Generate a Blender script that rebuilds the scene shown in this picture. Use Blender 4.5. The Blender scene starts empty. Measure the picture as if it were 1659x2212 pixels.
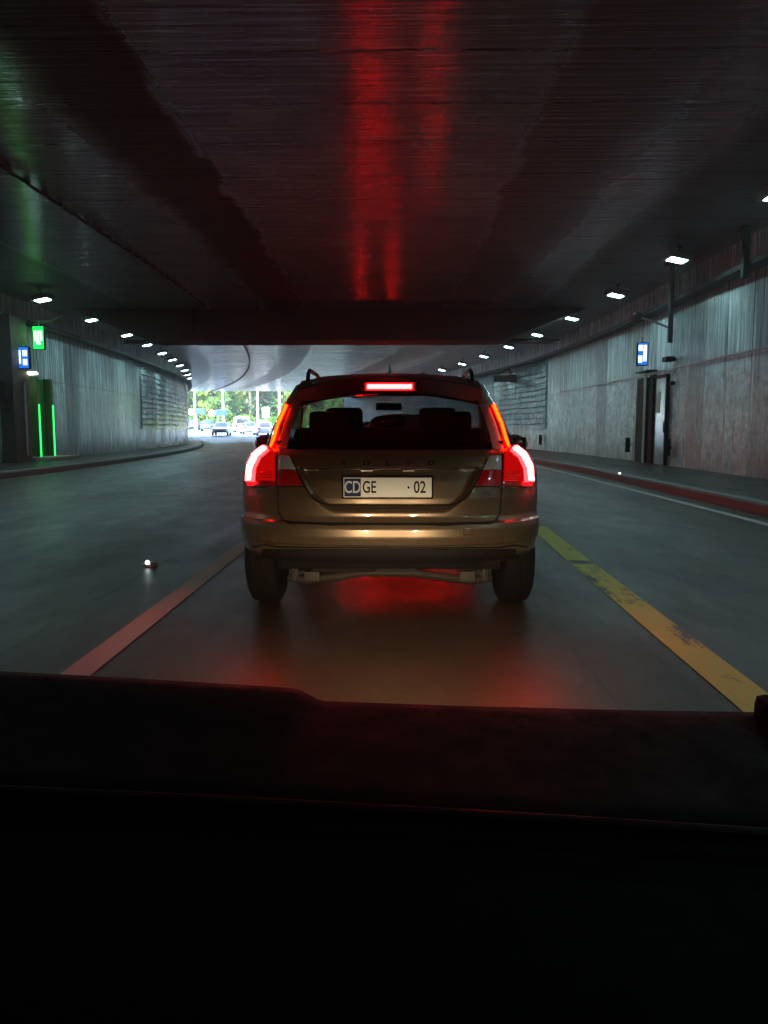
import bpy, bmesh, math, random
from mathutils import Vector, Matrix
from mathutils.bvhtree import BVHTree
random.seed(7)
R = math.radians
SC = bpy.context.scene
COL = SC.collection

# ------------------------------------------------------------------ camera, world, sun, exposure
CAM_H = 1.14
F_PX = 1661.0          # focal length for a 1659 px wide picture
cam_d = bpy.data.cameras.new('camera'); cam = bpy.data.objects.new('camera', cam_d); COL.objects.link(cam)
cam_d.sensor_fit = 'HORIZONTAL'; cam_d.sensor_width = 36.0; cam_d.lens = 36.0 * F_PX / 1659.0
cam_d.clip_start = 0.02; cam_d.clip_end = 3000
PITCH = math.atan((1106 - 927) / F_PX); YAW = math.atan(22.5 / F_PX)
cam.location = (0, 0, CAM_H)
cam.rotation_euler = (math.pi / 2 - PITCH, 0, YAW)
SC.camera = cam

world = bpy.data.worlds.new('World'); SC.world = world; world.use_nodes = True
wn = world.node_tree; wn.nodes.clear()
sky = wn.nodes.new('ShaderNodeTexSky'); sky.sky_type = 'NISHITA'; sky.sun_disc = False
SUN_EL, SUN_AZ = R(48), R(200)      # sun high behind the camera's left shoulder
sky.sun_elevation = SUN_EL; sky.sun_rotation = SUN_AZ
bg = wn.nodes.new('ShaderNodeBackground'); bg.inputs[1].default_value = 0.15
wo = wn.nodes.new('ShaderNodeOutputWorld')
wn.links.new(sky.outputs[0], bg.inputs[0]); wn.links.new(bg.outputs[0], wo.inputs[0])
sd = bpy.data.lights.new('sun', 'SUN'); sd.energy = 3.2; sd.angle = R(0.5); sd.color = (1, .97, .92)
so = bpy.data.objects.new('sun', sd); COL.objects.link(so)
sv = Vector((math.sin(SUN_AZ) * math.cos(SUN_EL), math.cos(SUN_AZ) * math.cos(SUN_EL), math.sin(SUN_EL)))
so.rotation_euler = (-sv).to_track_quat('-Z', 'Y').to_euler()
so.location = (0, 120, 60)
SC.view_settings.view_transform = 'Standard'; SC.view_settings.look = 'None'
SC.view_settings.exposure = 4.0; SC.view_settings.gamma = 1.0
SC.cycles.use_denoising = True
SC.cycles.max_bounces = 8; SC.cycles.diffuse_bounces = 4; SC.cycles.glossy_bounces = 5
SC.cycles.transparent_max_bounces = 16
SC.cycles.sample_clamp_indirect = 6.0
SC.cycles.volume_bounces = 0
SC.cycles.caustics_reflective = False; SC.cycles.caustics_refractive = False

# ------------------------------------------------------------------ small helpers
def tag(o, label=None, cat=None, group=None, kind=None):
    if label: o['label'] = label
    if cat: o['category'] = cat
    if group: o['group'] = group
    if kind: o['kind'] = kind
    return o
def empty(name, loc=(0, 0, 0), rz=0.0, label=None, cat=None, group=None):
    o = bpy.data.objects.new(name, None); COL.objects.link(o)
    o.location = loc; o.rotation_euler = (0, 0, rz); o.empty_display_size = .2
    return tag(o, label, cat, group)
def copy_tree(o, parent=None):
    c = o.copy(); COL.objects.link(c)
    if parent is not None: c.parent = parent
    for ch in list(o.children): copy_tree(ch, c)
    return c
class MB:
    """collects shapes in one bmesh"""
    def __init__(s): s.bm = bmesh.new()
    def box(s, c, d, bev=0.0, rz=0.0, rx=0.0):
        g = bmesh.ops.create_cube(s.bm, size=1.0)
        vs = g['verts']
        for v in vs: v.co = Vector((v.co.x * d[0], v.co.y * d[1], v.co.z * d[2]))
        if bev > 0:
            es = list({e for v in vs for e in v.link_edges})
            r = bmesh.ops.bevel(s.bm, geom=es, offset=bev, segments=2, affect='EDGES', profile=.6)
            vs = list({v for f in r['faces'] for v in f.verts} | {v for v in vs if v.is_valid})
        m = Matrix.Translation(Vector(c)) @ Matrix.Rotation(rz, 4, 'Z') @ Matrix.Rotation(rx, 4, 'X')
        for v in vs: v.co = m @ v.co
        return s
    def tube(s, pts, r, n=10, cap=True, flat=1.0):
        pts = [Vector(p) for p in pts]; rings = []
        for i, p in enumerate(pts):
            a = pts[max(0, i - 1)]; b = pts[min(len(pts) - 1, i + 1)]
            t = (b - a).normalized()
            up = Vector((0, 0, 1)) if abs(t.z) < .95 else Vector((0, 1, 0))
            x = t.cross(up).normalized(); y = x.cross(t).normalized()
            rr = r[i] if isinstance(r, (list, tuple)) else r
            rings.append([s.bm.verts.new(p + x * math.cos(k * 2 * math.pi / n) * rr + y * math.sin(k * 2 * math.pi / n) * rr * flat) for k in range(n)])
        for i in range(len(rings) - 1):
            for k in range(n):
                s.bm.faces.new((rings[i][k], rings[i][(k + 1) % n], rings[i + 1][(k + 1) % n], rings[i + 1][k]))
        if cap:
            s.bm.faces.new(rings[0][::-1]); s.bm.faces.new(rings[-1])
        return s
    def lathe(s, prof, c, axis='X', n=32):
        """prof = [(along, radius)], revolved round axis through c"""
        rings = []
        for a, rad in prof:
            ring = []
            for k in range(n):
                t = 2 * math.pi * k / n
                if axis == 'X': p = (a, rad * math.cos(t), rad * math.sin(t))
                elif axis == 'Y': p = (rad * math.cos(t), a, rad * math.sin(t))
                else: p = (rad * math.cos(t), rad * math.sin(t), a)
                ring.append(s.bm.verts.new(Vector(p) + Vector(c)))
            rings.append(ring)
        for i in range(len(rings) - 1):
            for k in range(n):
                s.bm.faces.new((rings[i][k], rings[i][(k + 1) % n], rings[i + 1][(k + 1) % n], rings[i + 1][k]))
        s.bm.faces.new(rings[0]); s.bm.faces.new(rings[-1])
        return s
    def grid(s, rows, closed=False):
        vs = [[s.bm.verts.new(p) for p in row] for row in rows]
        for i in range(len(vs) - 1):
            m = len(vs[i])
            for k in range(m if closed else m - 1):
                s.bm.faces.new((vs[i][k], vs[i][(k + 1) % m], vs[i + 1][(k + 1) % m], vs[i + 1][k]))
        return s
    def build(s, name, m, parent=None, smooth=False, recalc=True):
        if recalc: bmesh.ops.recalc_face_normals(s.bm, faces=s.bm.faces[:])
        me = bpy.data.meshes.new(name); s.bm.to_mesh(me); s.bm.free()
        me.materials.append(m)
        o = bpy.data.objects.new(name, me); COL.objects.link(o)
        if parent is not None: o.parent = parent
        if smooth:
            for p in me.polygons: p.use_smooth = True
            try: me.set_sharp_from_angle(angle=R(38))
            except Exception: pass
        return o
def sheet(name, nu, nv, fn, m, kind='structure', smooth=False):
    """grid mesh with metric uv; fn(i, j) -> (co, uv)"""
    co, uv = [], []
    for i in range(nu):
        for j in range(nv):
            c, t = fn(i, j); co.append(c); uv.append(t)
    fs = [(i * nv + j, (i + 1) * nv + j, (i + 1) * nv + j + 1, i * nv + j + 1) for i in range(nu - 1) for j in range(nv - 1)]
    me = bpy.data.meshes.new(name); me.from_pydata(co, [], fs); me.materials.append(m)
    l = me.uv_layers.new(name='UVMap')
    for p in me.polygons:
        for li in p.loop_indices: l.data[li].uv = uv[me.loops[li].vertex_index]
        p.use_smooth = smooth
    o = bpy.data.objects.new(name, me); COL.objects.link(o)
    if kind: o['kind'] = kind
    return o
def lerp(a, b, t): return a + (b - a) * t
def interp(tab, x):
    if x <= tab[0][0]: return tab[0][1]
    for (x0, y0), (x1, y1) in zip(tab, tab[1:]):
        if x <= x1: return lerp(y0, y1, (x - x0) / (x1 - x0))
    return tab[-1][1]
def sstep(a, b, x):
    t = min(1, max(0, (x - a) / (b - a))); return t * t * (3 - 2 * t)
def bend(y):            # the tunnel's left hand curve
    return -max(0.0, y - 18.0) ** 2 / 300.0
def ground(y):          # the road climbs gently towards the exit
    if y < 45: return 0.0
    if y < 90: return .00025 * (y - 45) ** 2
    return .506 + .0225 * (y - 90)

# ------------------------------------------------------------------ materials
def nodes(name):
    m = bpy.data.materials.new(name); m.use_nodes = True
    nt = m.node_tree; nt.nodes.clear()
    out = nt.nodes.new('ShaderNodeOutputMaterial'); b = nt.nodes.new('ShaderNodeBsdfPrincipled')
    nt.links.new(b.outputs[0], out.inputs[0])
    return m, nt, b, out
def N(nt, t, **kw):
    n = nt.nodes.new(t)
    for k, v in kw.items():
        if k.startswith('i_'):
            key = k[2:]; key = int(key) if key.isdigit() else key
            n.inputs[key].default_value = v
        else: setattr(n, k, v)
    return n
def MATH(nt, op, a, b=None, c=None, clamp=False):
    n = nt.nodes.new('ShaderNodeMath'); n.operation = op; n.use_clamp = clamp
    for i, v in enumerate((a, b, c)):
        if v is None: continue
        if isinstance(v, (int, float)): n.inputs[i].default_value = v
        else: nt.links.new(v, n.inputs[i])
    return n.outputs[0]
def MAPR(nt, v, a, b, c=0.0, d=1.0, smooth=False):
    n = nt.nodes.new('ShaderNodeMapRange'); n.interpolation_type = 'SMOOTHSTEP' if smooth else 'LINEAR'
    nt.links.new(v, n.inputs[0])
    for i, x in enumerate((a, b, c, d)): n.inputs[i + 1].default_value = x
    return n.outputs[0]
def MIX(nt, f, a, b):
    n = nt.nodes.new('ShaderNodeMix'); n.data_type = 'RGBA'
    if isinstance(f, (int, float)): n.inputs[0].default_value = f
    else: nt.links.new(f, n.inputs[0])
    for i, v in ((6, a), (7, b)):
        if isinstance(v, tuple): n.inputs[i].default_value = v if len(v) == 4 else (*v, 1)
        else: nt.links.new(v, n.inputs[i])
    return n.outputs[2]
def NOISE(nt, vec, scale, sx=1, sy=1, sz=1, detail=4, rough=.6):
    mp = nt.nodes.new('ShaderNodeMapping'); mp.inputs['Scale'].default_value = (sx, sy, sz)
    nt.links.new(vec, mp.inputs[0])
    n = nt.nodes.new('ShaderNodeTexNoise'); n.inputs['Scale'].default_value = scale
    n.inputs['Detail'].default_value = detail; n.inputs['Roughness'].default_value = rough
    nt.links.new(mp.outputs[0], n.inputs['Vector'])
    return n.outputs[0]
def BUMP(nt, b, h, strength, dist):
    n = nt.nodes.new('ShaderNodeBump'); n.inputs['Strength'].default_value = strength; n.inputs['Distance'].default_value = dist
    nt.links.new(h, n.inputs['Height']); nt.links.new(n.outputs[0], b.inputs['Normal'])
def plain(name, col, rough=.5, metal=0.0, var=.15, scale=8, coat=0.0, spec=.5, bump=0.0):
    m, nt, b, out = nodes(name)
    tc = nt.nodes.new('ShaderNodeTexCoord')
    nz = NOISE(nt, tc.outputs['Object'], scale)
    lo = tuple(c * (1 - var) for c in col); hi = tuple(min(1, c * (1 + var)) for c in col)
    nt.links.new(MIX(nt, nz, lo, hi), b.inputs['Base Color'])
    nt.links.new(MAPR(nt, nz, .3, .7, max(.02, rough * .85), min(1, rough * 1.15)), b.inputs['Roughness'])
    b.inputs['Metallic'].default_value = metal; b.inputs['Coat Weight'].default_value = coat
    b.inputs['Coat Roughness'].default_value = .04
    b.inputs['Specular IOR Level'].default_value = spec
    if bump: BUMP(nt, b, NOISE(nt, tc.outputs['Object'], scale * 12), bump, .002)
    return m
def glow(name, col, strength, core=None):
    m, nt, b, out = nodes(name)
    nt.nodes.remove(b)
    tc = nt.nodes.new('ShaderNodeTexCoord'); nz = NOISE(nt, tc.outputs['Object'], 30, detail=1)
    e = nt.nodes.new('ShaderNodeEmission')
    nt.links.new(MIX(nt, nz, tuple(c * .96 for c in col), col), e.inputs[0])
    e.inputs[1].default_value = strength
    nt.links.new(e.outputs[0], out.inputs[0])
    return m
def glassy(name, tint, refl=1.0):
    """thin tinted pane: passes tinted light and mirrors with the angle"""
    m, nt, b, out = nodes(name)
    nt.nodes.remove(b)
    t = N(nt, 'ShaderNodeBsdfTransparent'); t.inputs[0].default_value = (*tint, 1)
    g = N(nt, 'ShaderNodeBsdfGlossy'); g.inputs['Roughness'].default_value = .03; g.inputs[0].default_value = (refl, refl, refl, 1)
    ge = nt.nodes.new('ShaderNodeNewGeometry'); dp = nt.nodes.new('ShaderNodeVectorMath'); dp.operation = 'DOT_PRODUCT'
    nt.links.new(ge.outputs['Incoming'], dp.inputs[0]); nt.links.new(ge.outputs['Normal'], dp.inputs[1])
    fr = MATH(nt, 'ADD', MATH(nt, 'MULTIPLY', MATH(nt, 'POWER', MATH(nt, 'SUBTRACT', 1.0, MATH(nt, 'ABSOLUTE', dp.outputs['Value'])), 5.0), .96), .04)
    mx = nt.nodes.new('ShaderNodeMixShader')
    nt.links.new(fr, mx.inputs[0]); nt.links.new(t.outputs[0], mx.inputs[1]); nt.links.new(g.outputs[0], mx.inputs[2])
    nt.links.new(mx.outputs[0], out.inputs[0])
    return m

def mat_ceiling():
    m, nt, b, out = nodes('ceiling_concrete')
    uv = nt.nodes.new('ShaderNodeUVMap').outputs[0]
    sp = nt.nodes.new('ShaderNodeSeparateXYZ'); nt.links.new(uv, sp.inputs[0])
    x, y = sp.outputs[0], sp.outputs[1]
    # zigzag edges: shift that jumps from board to board
    vq = MATH(nt, 'FLOOR', MATH(nt, 'MULTIPLY', y, 3.2))
    cb = nt.nodes.new('ShaderNodeTexWhiteNoise'); cb.noise_dimensions = '1D'; nt.links.new(vq, cb.inputs['W'])
    jit = MATH(nt, 'MULTIPLY', MATH(nt, 'SUBTRACT', cb.outputs[0], .5), .16)
    big = MATH(nt, 'MULTIPLY', MATH(nt, 'SUBTRACT', NOISE(nt, uv, .35, .2, 1, 1, 2), .5), .5)
    xs = MATH(nt, 'ADD', x, MATH(nt, 'ADD', jit, big))
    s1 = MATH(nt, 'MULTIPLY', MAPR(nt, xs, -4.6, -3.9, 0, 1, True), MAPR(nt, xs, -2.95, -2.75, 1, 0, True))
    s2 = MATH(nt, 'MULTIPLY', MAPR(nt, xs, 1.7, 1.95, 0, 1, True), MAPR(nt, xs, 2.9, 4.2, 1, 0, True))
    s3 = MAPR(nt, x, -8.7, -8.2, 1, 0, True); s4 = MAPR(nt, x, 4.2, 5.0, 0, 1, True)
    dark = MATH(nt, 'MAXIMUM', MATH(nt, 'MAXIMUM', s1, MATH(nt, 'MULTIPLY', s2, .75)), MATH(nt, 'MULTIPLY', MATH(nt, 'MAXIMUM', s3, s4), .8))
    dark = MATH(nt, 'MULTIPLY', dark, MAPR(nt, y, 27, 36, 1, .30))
    boards = NOISE(nt, uv, 1, .35, 9, 1, 5, .65)
    fine = NOISE(nt, uv, 1, 2.0, 45, 1, 4, .6)
    blot = NOISE(nt, uv, .8, 1, 1, 1, 5, .6)
    # transverse joints every 1.33 m and a long joint
    fy = MATH(nt, 'FRACT', MATH(nt, 'DIVIDE', MATH(nt, 'ADD', y, MATH(nt, 'MULTIPLY', MATH(nt, 'SUBTRACT', NOISE(nt, uv, .7, 1, .2, 1, 2), .5), .12)), 1.33))
    j = MATH(nt, 'LESS_THAN', MATH(nt, 'ABSOLUTE', MATH(nt, 'SUBTRACT', fy, .5)), .024)
    jx = MATH(nt, 'LESS_THAN', MATH(nt, 'ABSOLUTE', MATH(nt, 'ADD', x, 2.78)), .022)
    jo = MATH(nt, 'MULTIPLY', MATH(nt, 'MAXIMUM', j, jx), MAPR(nt, NOISE(nt, uv, 1.6, 1, 3, 1, 3), .38, .6))
    c = MIX(nt, MAPR(nt, blot, .3, .75), (.13, .155, .18), (.27, .315, .36))
    c = MIX(nt, MAPR(nt, boards, .35, .7, 0, .5), c, (.07, .068, .075))
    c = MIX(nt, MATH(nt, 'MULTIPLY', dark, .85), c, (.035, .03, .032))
    c = MIX(nt, MATH(nt, 'MULTIPLY', jo, .9), c, (.012, .012, .012))
    nt.links.new(c, b.inputs['Base Color'])
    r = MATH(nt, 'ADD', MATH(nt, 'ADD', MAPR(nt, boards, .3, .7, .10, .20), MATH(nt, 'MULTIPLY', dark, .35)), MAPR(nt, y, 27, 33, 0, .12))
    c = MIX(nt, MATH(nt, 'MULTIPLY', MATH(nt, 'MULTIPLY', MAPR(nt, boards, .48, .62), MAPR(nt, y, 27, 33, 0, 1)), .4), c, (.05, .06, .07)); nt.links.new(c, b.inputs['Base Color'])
    nt.links.new(r, b.inputs['Roughness'])
    nt.links.new(MAPR(nt, dark, 0, 1, .75, .12), b.inputs['Specular IOR Level'])
    h = MATH(nt, 'ADD', MATH(nt, 'MULTIPLY', boards, 1.0), MATH(nt, 'MULTIPLY', fine, .15))
    h = MATH(nt, 'SUBTRACT', h, MATH(nt, 'MULTIPLY', jo, .9))
    BUMP(nt, b, h, 1.0, .048)
    return m
def mat_wall(slat_from, tone=1.0, rough_lo=True):
    m, nt, b, out = nodes('wall_concrete')
    uv = nt.nodes.new('ShaderNodeUVMap').outputs[0]
    sp = nt.nodes.new('ShaderNodeSeparateXYZ'); nt.links.new(uv, sp.inputs[0])
    y, z = sp.outputs[0], sp.outputs[1]
    pq = MATH(nt, 'FLOOR', MATH(nt, 'DIVIDE', y, 1.25))
    wnz = nt.nodes.new('ShaderNodeTexWhiteNoise'); wnz.noise_dimensions = '1D'; nt.links.new(MATH(nt, 'ADD', MATH(nt, 'MULTIPLY', pq, 1.37), .31), wnz.inputs['W'])
    panel = wnz.outputs[0]
    streak = NOISE(nt, uv, 1, 9, .45, 1, 5, .7)
    thin = NOISE(nt, uv, 1, 26, .5, 1, 3, .6)
    blot = NOISE(nt, uv, 4.5, 1, .8, 1, 6, .75)
    rough = NOISE(nt, uv, 16, 1, .5, 1, 4, .7)
    low = MAPR(nt, z, 2.7, 2.78, 1, 0)
    slat = MAPR(nt, y, slat_from, slat_from + .05, 0, 1)
    lowp = MAPR(nt, z, 1.12, 1.15, 0, 1)
    slatm = MATH(nt, 'MULTIPLY', slat, lowp)
    sw = MATH(nt, 'FRACT', MATH(nt, 'DIVIDE', MATH(nt, 'ADD', z, MATH(nt, 'MULTIPLY', NOISE(nt, uv, 1.0, .7, 1, 1, 2), .12)), .27))
    t = tone
    glare = NOISE(nt, uv, 1, 14, .22, 1, 4, .75)
    c = MIX(nt, MAPR(nt, streak, .35, .65), (.075 * t, .09 * t, .095 * t), (.23 * t, .27 * t, .285 * t))
    c = MIX(nt, MAPR(nt, glare, .52, .62, 0, .85), c, (.52 * t, .61 * t, .65 * t))  # pale streaks: reflected exit light painted into the wall colour
    mot = NOISE(nt, uv, 5, .45, .5, 1, 8, .85)
    cl = MIX(nt, MAPR(nt, mot, .42, .60), (.10 * t, .12 * t, .125 * t), (.48 * t, .56 * t, .57 * t))
    c = MIX(nt, MATH(nt, 'MULTIPLY', low, .75 if rough_lo else .25), c, cl)
    hs = nt.nodes.new('ShaderNodeHueSaturation'); nt.links.new(c, hs.inputs['Color'])
    nt.links.new(MAPR(nt, MATH(nt, 'POWER', panel, 1.4), 0, 1, 1.4, .28), hs.inputs['Value']); c = hs.outputs[0]
    c = MIX(nt, MATH(nt, 'MULTIPLY', MAPR(nt, thin, .56, .7), .55), c, (.07, .065, .07))
    grime = MATH(nt, 'MULTIPLY', MAPR(nt, z, .2, 1.0, 1, 0), MAPR(nt, streak, .3, .6, .3, .8))
    c = MIX(nt, grime, c, (.10, .085, .08))
    c = MIX(nt, MATH(nt, 'MULTIPLY', slatm, MAPR(nt, sw, .55, .9, 0, .95)), c, (.03, .03, .035))
    py = MATH(nt, 'FRACT', MATH(nt, 'DIVIDE', y, 1.25))
    pj = MATH(nt, 'MULTIPLY', MATH(nt, 'LESS_THAN', py, .045), MATH(nt, 'SUBTRACT', 1.0, MATH(nt, 'MULTIPLY', slatm, .8)))
    c = MIX(nt, MATH(nt, 'MULTIPLY', pj, .8), c, (.03, .03, .03))
    edge_glint = MATH(nt, 'MULTIPLY', MATH(nt, 'GREATER_THAN', py, .93), MAPR(nt, NOISE(nt, uv, .9, 1, 1, 1, 3), .42, .6))
    c = MIX(nt, MATH(nt, 'MULTIPLY', edge_glint, .7), c, (.75, .82, .84))  # highlight along panel edges, put into the colour
    zj = MATH(nt, 'LESS_THAN', MATH(nt, 'ABSOLUTE', MATH(nt, 'SUBTRACT', z, 2.74)), .012)
    c = MIX(nt, MATH(nt, 'MULTIPLY', zj, .7), c, (.05, .05, .05))
    nt.links.new(c, b.inputs['Base Color'])
    nt.links.new(MATH(nt, 'ADD', MAPR(nt, streak, .3, .7, .10, .30), MATH(nt, 'MULTIPLY', panel, .12)), b.inputs['Roughness'])
    b.inputs['Specular IOR Level'].default_value = .9
    h = MATH(nt, 'ADD', MATH(nt, 'MULTIPLY', streak, .5), MATH(nt, 'MULTIPLY', thin, .3))
    h = MATH(nt, 'ADD', h, MATH(nt, 'MULTIPLY', MATH(nt, 'MULTIPLY', rough, low), .9 if rough_lo else .25))
    h = MATH(nt, 'ADD', h, MATH(nt, 'MULTIPLY', slatm, MATH(nt, 'MULTIPLY', sw, -1.6)))
    BUMP(nt, b, h, .8, .02)
    return m
def mat_road(name, base, wear=True, bright=1.0):
    m, nt, b, out = nodes(name)
    uv = nt.nodes.new('ShaderNodeUVMap').outputs[0]
    sp = nt.nodes.new('ShaderNodeSeparateXYZ'); nt.links.new(uv, sp.inputs[0])
    x, y = sp.outputs[0], sp.outputs[1]
    blot = NOISE(nt, uv, 1, .9, .25, 1, 5, .6); grain = NOISE(nt, uv, 140, 1, 1, 1, 3, .7)
    lane = NOISE(nt, uv, 1, 1.4, .03, 1, 3, .5); patchy = NOISE(nt, uv, 1, 2.5, 1.2, 1, 6, .75)
    c = MIX(nt, MAPR(nt, blot, .3, .7), tuple(v * .75 for v in base), tuple(v * 1.25 for v in base))
    c = MIX(nt, MAPR(nt, lane, .35, .65, 0, .85), c, tuple(v * .6 for v in base))
    c = MIX(nt, MAPR(nt, grain, .52, .72, 0, .9), c, tuple(min(1, v * 1.8) for v in base))
    c = MIX(nt, MAPR(nt, patchy, .5, .7, 0, .45), c, tuple(v * .5 for v in base))
    c = MIX(nt, MAPR(nt, NOISE(nt, uv, 38, 1, 1, 1, 3, .8), .5, .75, 0, .7), c, tuple(v * 2.2 for v in base))
    if wear:
        d = MATH(nt, 'ABSOLUTE', MATH(nt, 'ADD', MATH(nt, 'ADD', x, 1.95), MATH(nt, 'MULTIPLY', NOISE(nt, uv, .6, 1, 1, 1, 2), .08)))
        jn = MATH(nt, 'LESS_THAN', d, .018)
        d2 = MATH(nt, 'ABSOLUTE', MATH(nt, 'SUBTRACT', x, MATH(nt, 'ADD', .88, MATH(nt, 'MULTIPLY', NOISE(nt, uv, .8, 1, 1, 1, 2), .12))))
        jn = MATH(nt, 'MAXIMUM', jn, MATH(nt, 'MULTIPLY', MATH(nt, 'LESS_THAN', d2, .008), .8))
        c = MIX(nt, jn, c, (.008, .008, .008))
    nt.links.new(c, b.inputs['Base Color'])
    nt.links.new(MAPR(nt, MATH(nt, 'ADD', MATH(nt, 'MULTIPLY', blot, .5), MATH(nt, 'MULTIPLY', patchy, .5)), .35, .65, .30, .50), b.inputs['Roughness'])
    b.inputs['Specular IOR Level'].default_value = .15
    BUMP(nt, b, grain, .35, .003)
    return m
def mat_paint(name, col, worn):
    m, nt, b, out = nodes(name)
    uv = nt.nodes.new('ShaderNodeUVMap').outputs[0]
    n1 = NOISE(nt, uv, 2.2, 1, .35, 1, 6, .72); n2 = NOISE(nt, uv, 60, 1, 1, 1, 3, .7)
    w = MAPR(nt, MATH(nt, 'ADD', n1, MATH(nt, 'MULTIPLY', n2, .25)), worn, worn + .06)
    nt.links.new(MIX(nt, w, MIX(nt, n1, tuple(v * .8 for v in col), col), (.05, .045, .04)), b.inputs['Base Color'])
    b.inputs['Roughness'].default_value = .55
    BUMP(nt, b, n2, .25, .002)
    return m

M = {}
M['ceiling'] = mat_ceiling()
M['wall_l'] = mat_wall(1e5, 1.65, False); M['wall_r'] = mat_wall(1e5, 1.7, True)
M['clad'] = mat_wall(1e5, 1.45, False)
M['road'] = mat_road('asphalt', (.036, .0205, .0125)); M['walk'] = mat_road('pavement_concrete', (.045, .034, .030), False)
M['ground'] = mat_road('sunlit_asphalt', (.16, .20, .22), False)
M['white_paint'] = mat_paint('white_road_paint', (.42, .40, .36), .72)
M['faint_paint'] = mat_paint('faded_road_paint', (.15, .14, .13), .62)
M['yellow_paint'] = mat_paint('yellow_road_paint', (.52, .52, .02), .70)
M['kerb'] = plain('kerb_stone', (.13, .14, .14), .6, var=.3, scale=5, bump=.4)
M['beam'] = plain('sooty_concrete', (.045, .038, .038), .8, var=.3, scale=2, bump=.4, spec=.2)
M['black'] = plain('black_metal', (.005, .005, .005), .6, spec=.2)
M['steel'] = plain('dull_steel', (.28, .28, .29), .4, .7)
M['rubber'] = plain('black_rubber', (.003, .0026, .0026), .9, spec=.2, bump=.5)
M['plastic'] = plain('black_plastic', (.009, .008, .008), .6, spec=.2)
M['chrome'] = plain('chrome', (.7, .7, .7), .12, 1.0, var=.03)
M['alloy'] = plain('alloy_rim', (.35, .35, .36), .3, .9)
M['under'] = plain('dirty_underbody_metal', (.022, .016, .012), .7, 0.0, var=.5, scale=14, bump=.5)
M['seat'] = plain('dark_seat_fabric', (.01, .01, .011), .95, spec=.1)
M['dash'] = plain('dashboard_vinyl', (.0014, .0007, .0007), .8, var=.1, scale=30, spec=.12)
M['lamp_glow'] = glow('tunnel_lamp_glow', (.55, .98, 1.0), 5.8)

# ------------------------------------------------------------------ the tunnel
YS = [-45 + i * 1.0 for i in range(128)]           # y -45 .. 82
PORTAL = 82.0; CEIL = 5.14
def wall_l_x(y): return interp([(24, -11.5), (37, -11.2), (55, -10.2), (90, -10.1)], y)
def wall_r_x(y): return interp([(18, 7.4), (38, 8.2), (90, 8.4)], y)
XC = [lerp(-12.2, 9.4, k / 36) for k in range(37)]
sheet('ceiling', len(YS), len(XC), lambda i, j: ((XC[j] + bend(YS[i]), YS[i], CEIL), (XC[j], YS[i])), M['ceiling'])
# the slab over it
mb = MB()
mb.grid([[Vector((x + bend(y), y, CEIL + .9)) for x in (-12.6, 9.8)] for y in YS])
mb.grid([[Vector((-12.6 + bend(82), 82, z)), Vector((9.8 + bend(82), 82, z))] for z in (CEIL, CEIL + .9)])
o = mb.build('roof_slab', M['beam']); o['kind'] = 'structure'
ZW = [0.0, .15, .6, 1.1, 1.6, 2.1, 2.74, 3.3, 3.9, 4.4, 5.14]
sheet('wall_left', len(YS), len(ZW), lambda i, j: ((wall_l_x(YS[i]) + bend(YS[i]), YS[i], ZW[j]), (YS[i], ZW[j])), M['wall_l'])
sheet('wall_right', len(YS), len(ZW), lambda i, j: ((wall_r_x(YS[i]) + bend(YS[i]), YS[i], ZW[j]), (YS[i], ZW[j])), M['wall_r'])
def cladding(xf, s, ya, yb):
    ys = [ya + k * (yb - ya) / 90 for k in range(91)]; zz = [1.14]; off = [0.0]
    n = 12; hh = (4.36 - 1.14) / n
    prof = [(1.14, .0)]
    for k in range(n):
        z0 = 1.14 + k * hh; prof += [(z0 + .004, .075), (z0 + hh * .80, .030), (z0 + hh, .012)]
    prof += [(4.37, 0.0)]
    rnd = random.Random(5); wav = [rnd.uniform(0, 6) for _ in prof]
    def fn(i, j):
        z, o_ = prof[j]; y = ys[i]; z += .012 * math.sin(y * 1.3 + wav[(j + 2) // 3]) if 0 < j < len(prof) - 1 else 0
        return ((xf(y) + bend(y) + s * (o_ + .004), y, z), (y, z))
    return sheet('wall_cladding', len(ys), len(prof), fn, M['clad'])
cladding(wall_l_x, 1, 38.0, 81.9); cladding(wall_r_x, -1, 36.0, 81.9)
# unseen outer faces and end panel, added to keep daylight out of the tunnel
mb = MB()
for sx in (-12.8, 10.0):
    mb.grid([[Vector((sx + bend(y), y, z)) for z in (-.5, 6.04)] for y in YS])
mb.grid([[Vector((x, -45, z)) for x in (-12.8, 10.0)] for z in (-.5, 6.04)])
for a, b_ in ((-12.8, -10.12), (8.41, 10.0)):
    mb.grid([[Vector((x + bend(82), 82.0, z)) for x in (a, b_)] for z in (-.5, 6.04)])
o = mb.build('daylight_shield', M['beam']); o['kind'] = 'structure'
# beam with its soffit
mb = MB()
mb.grid([[Vector((x, y, z)) for x, z in ((-10.9, CEIL + .01), (-8.3, CEIL - 1.03), (-8.1, CEIL - 1.05), (3.5, CEIL - 1.05), (3.7, CEIL - 1.03), (6.4, CEIL + .01))] for y in (26.2, 27.6)], False)
for y in (26.2, 27.6): mb.bm.faces.new([mb.bm.verts.new((x, y, z)) for x, z in ((-10.9, CEIL + .01), (-8.3, CEIL - 1.03), (-8.1, CEIL - 1.05), (3.5, CEIL - 1.05), (3.7, CEIL - 1.03), (6.4, CEIL + .01))])
tag(mb.build('ceiling_beam', M['beam']), kind='structure')
mb = MB(); mb.box((-1.9, 35.4, CEIL - .07), (23, .35, .16), .02)
tag(mb.build('cross_rib', M['beam']), kind='structure')

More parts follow.
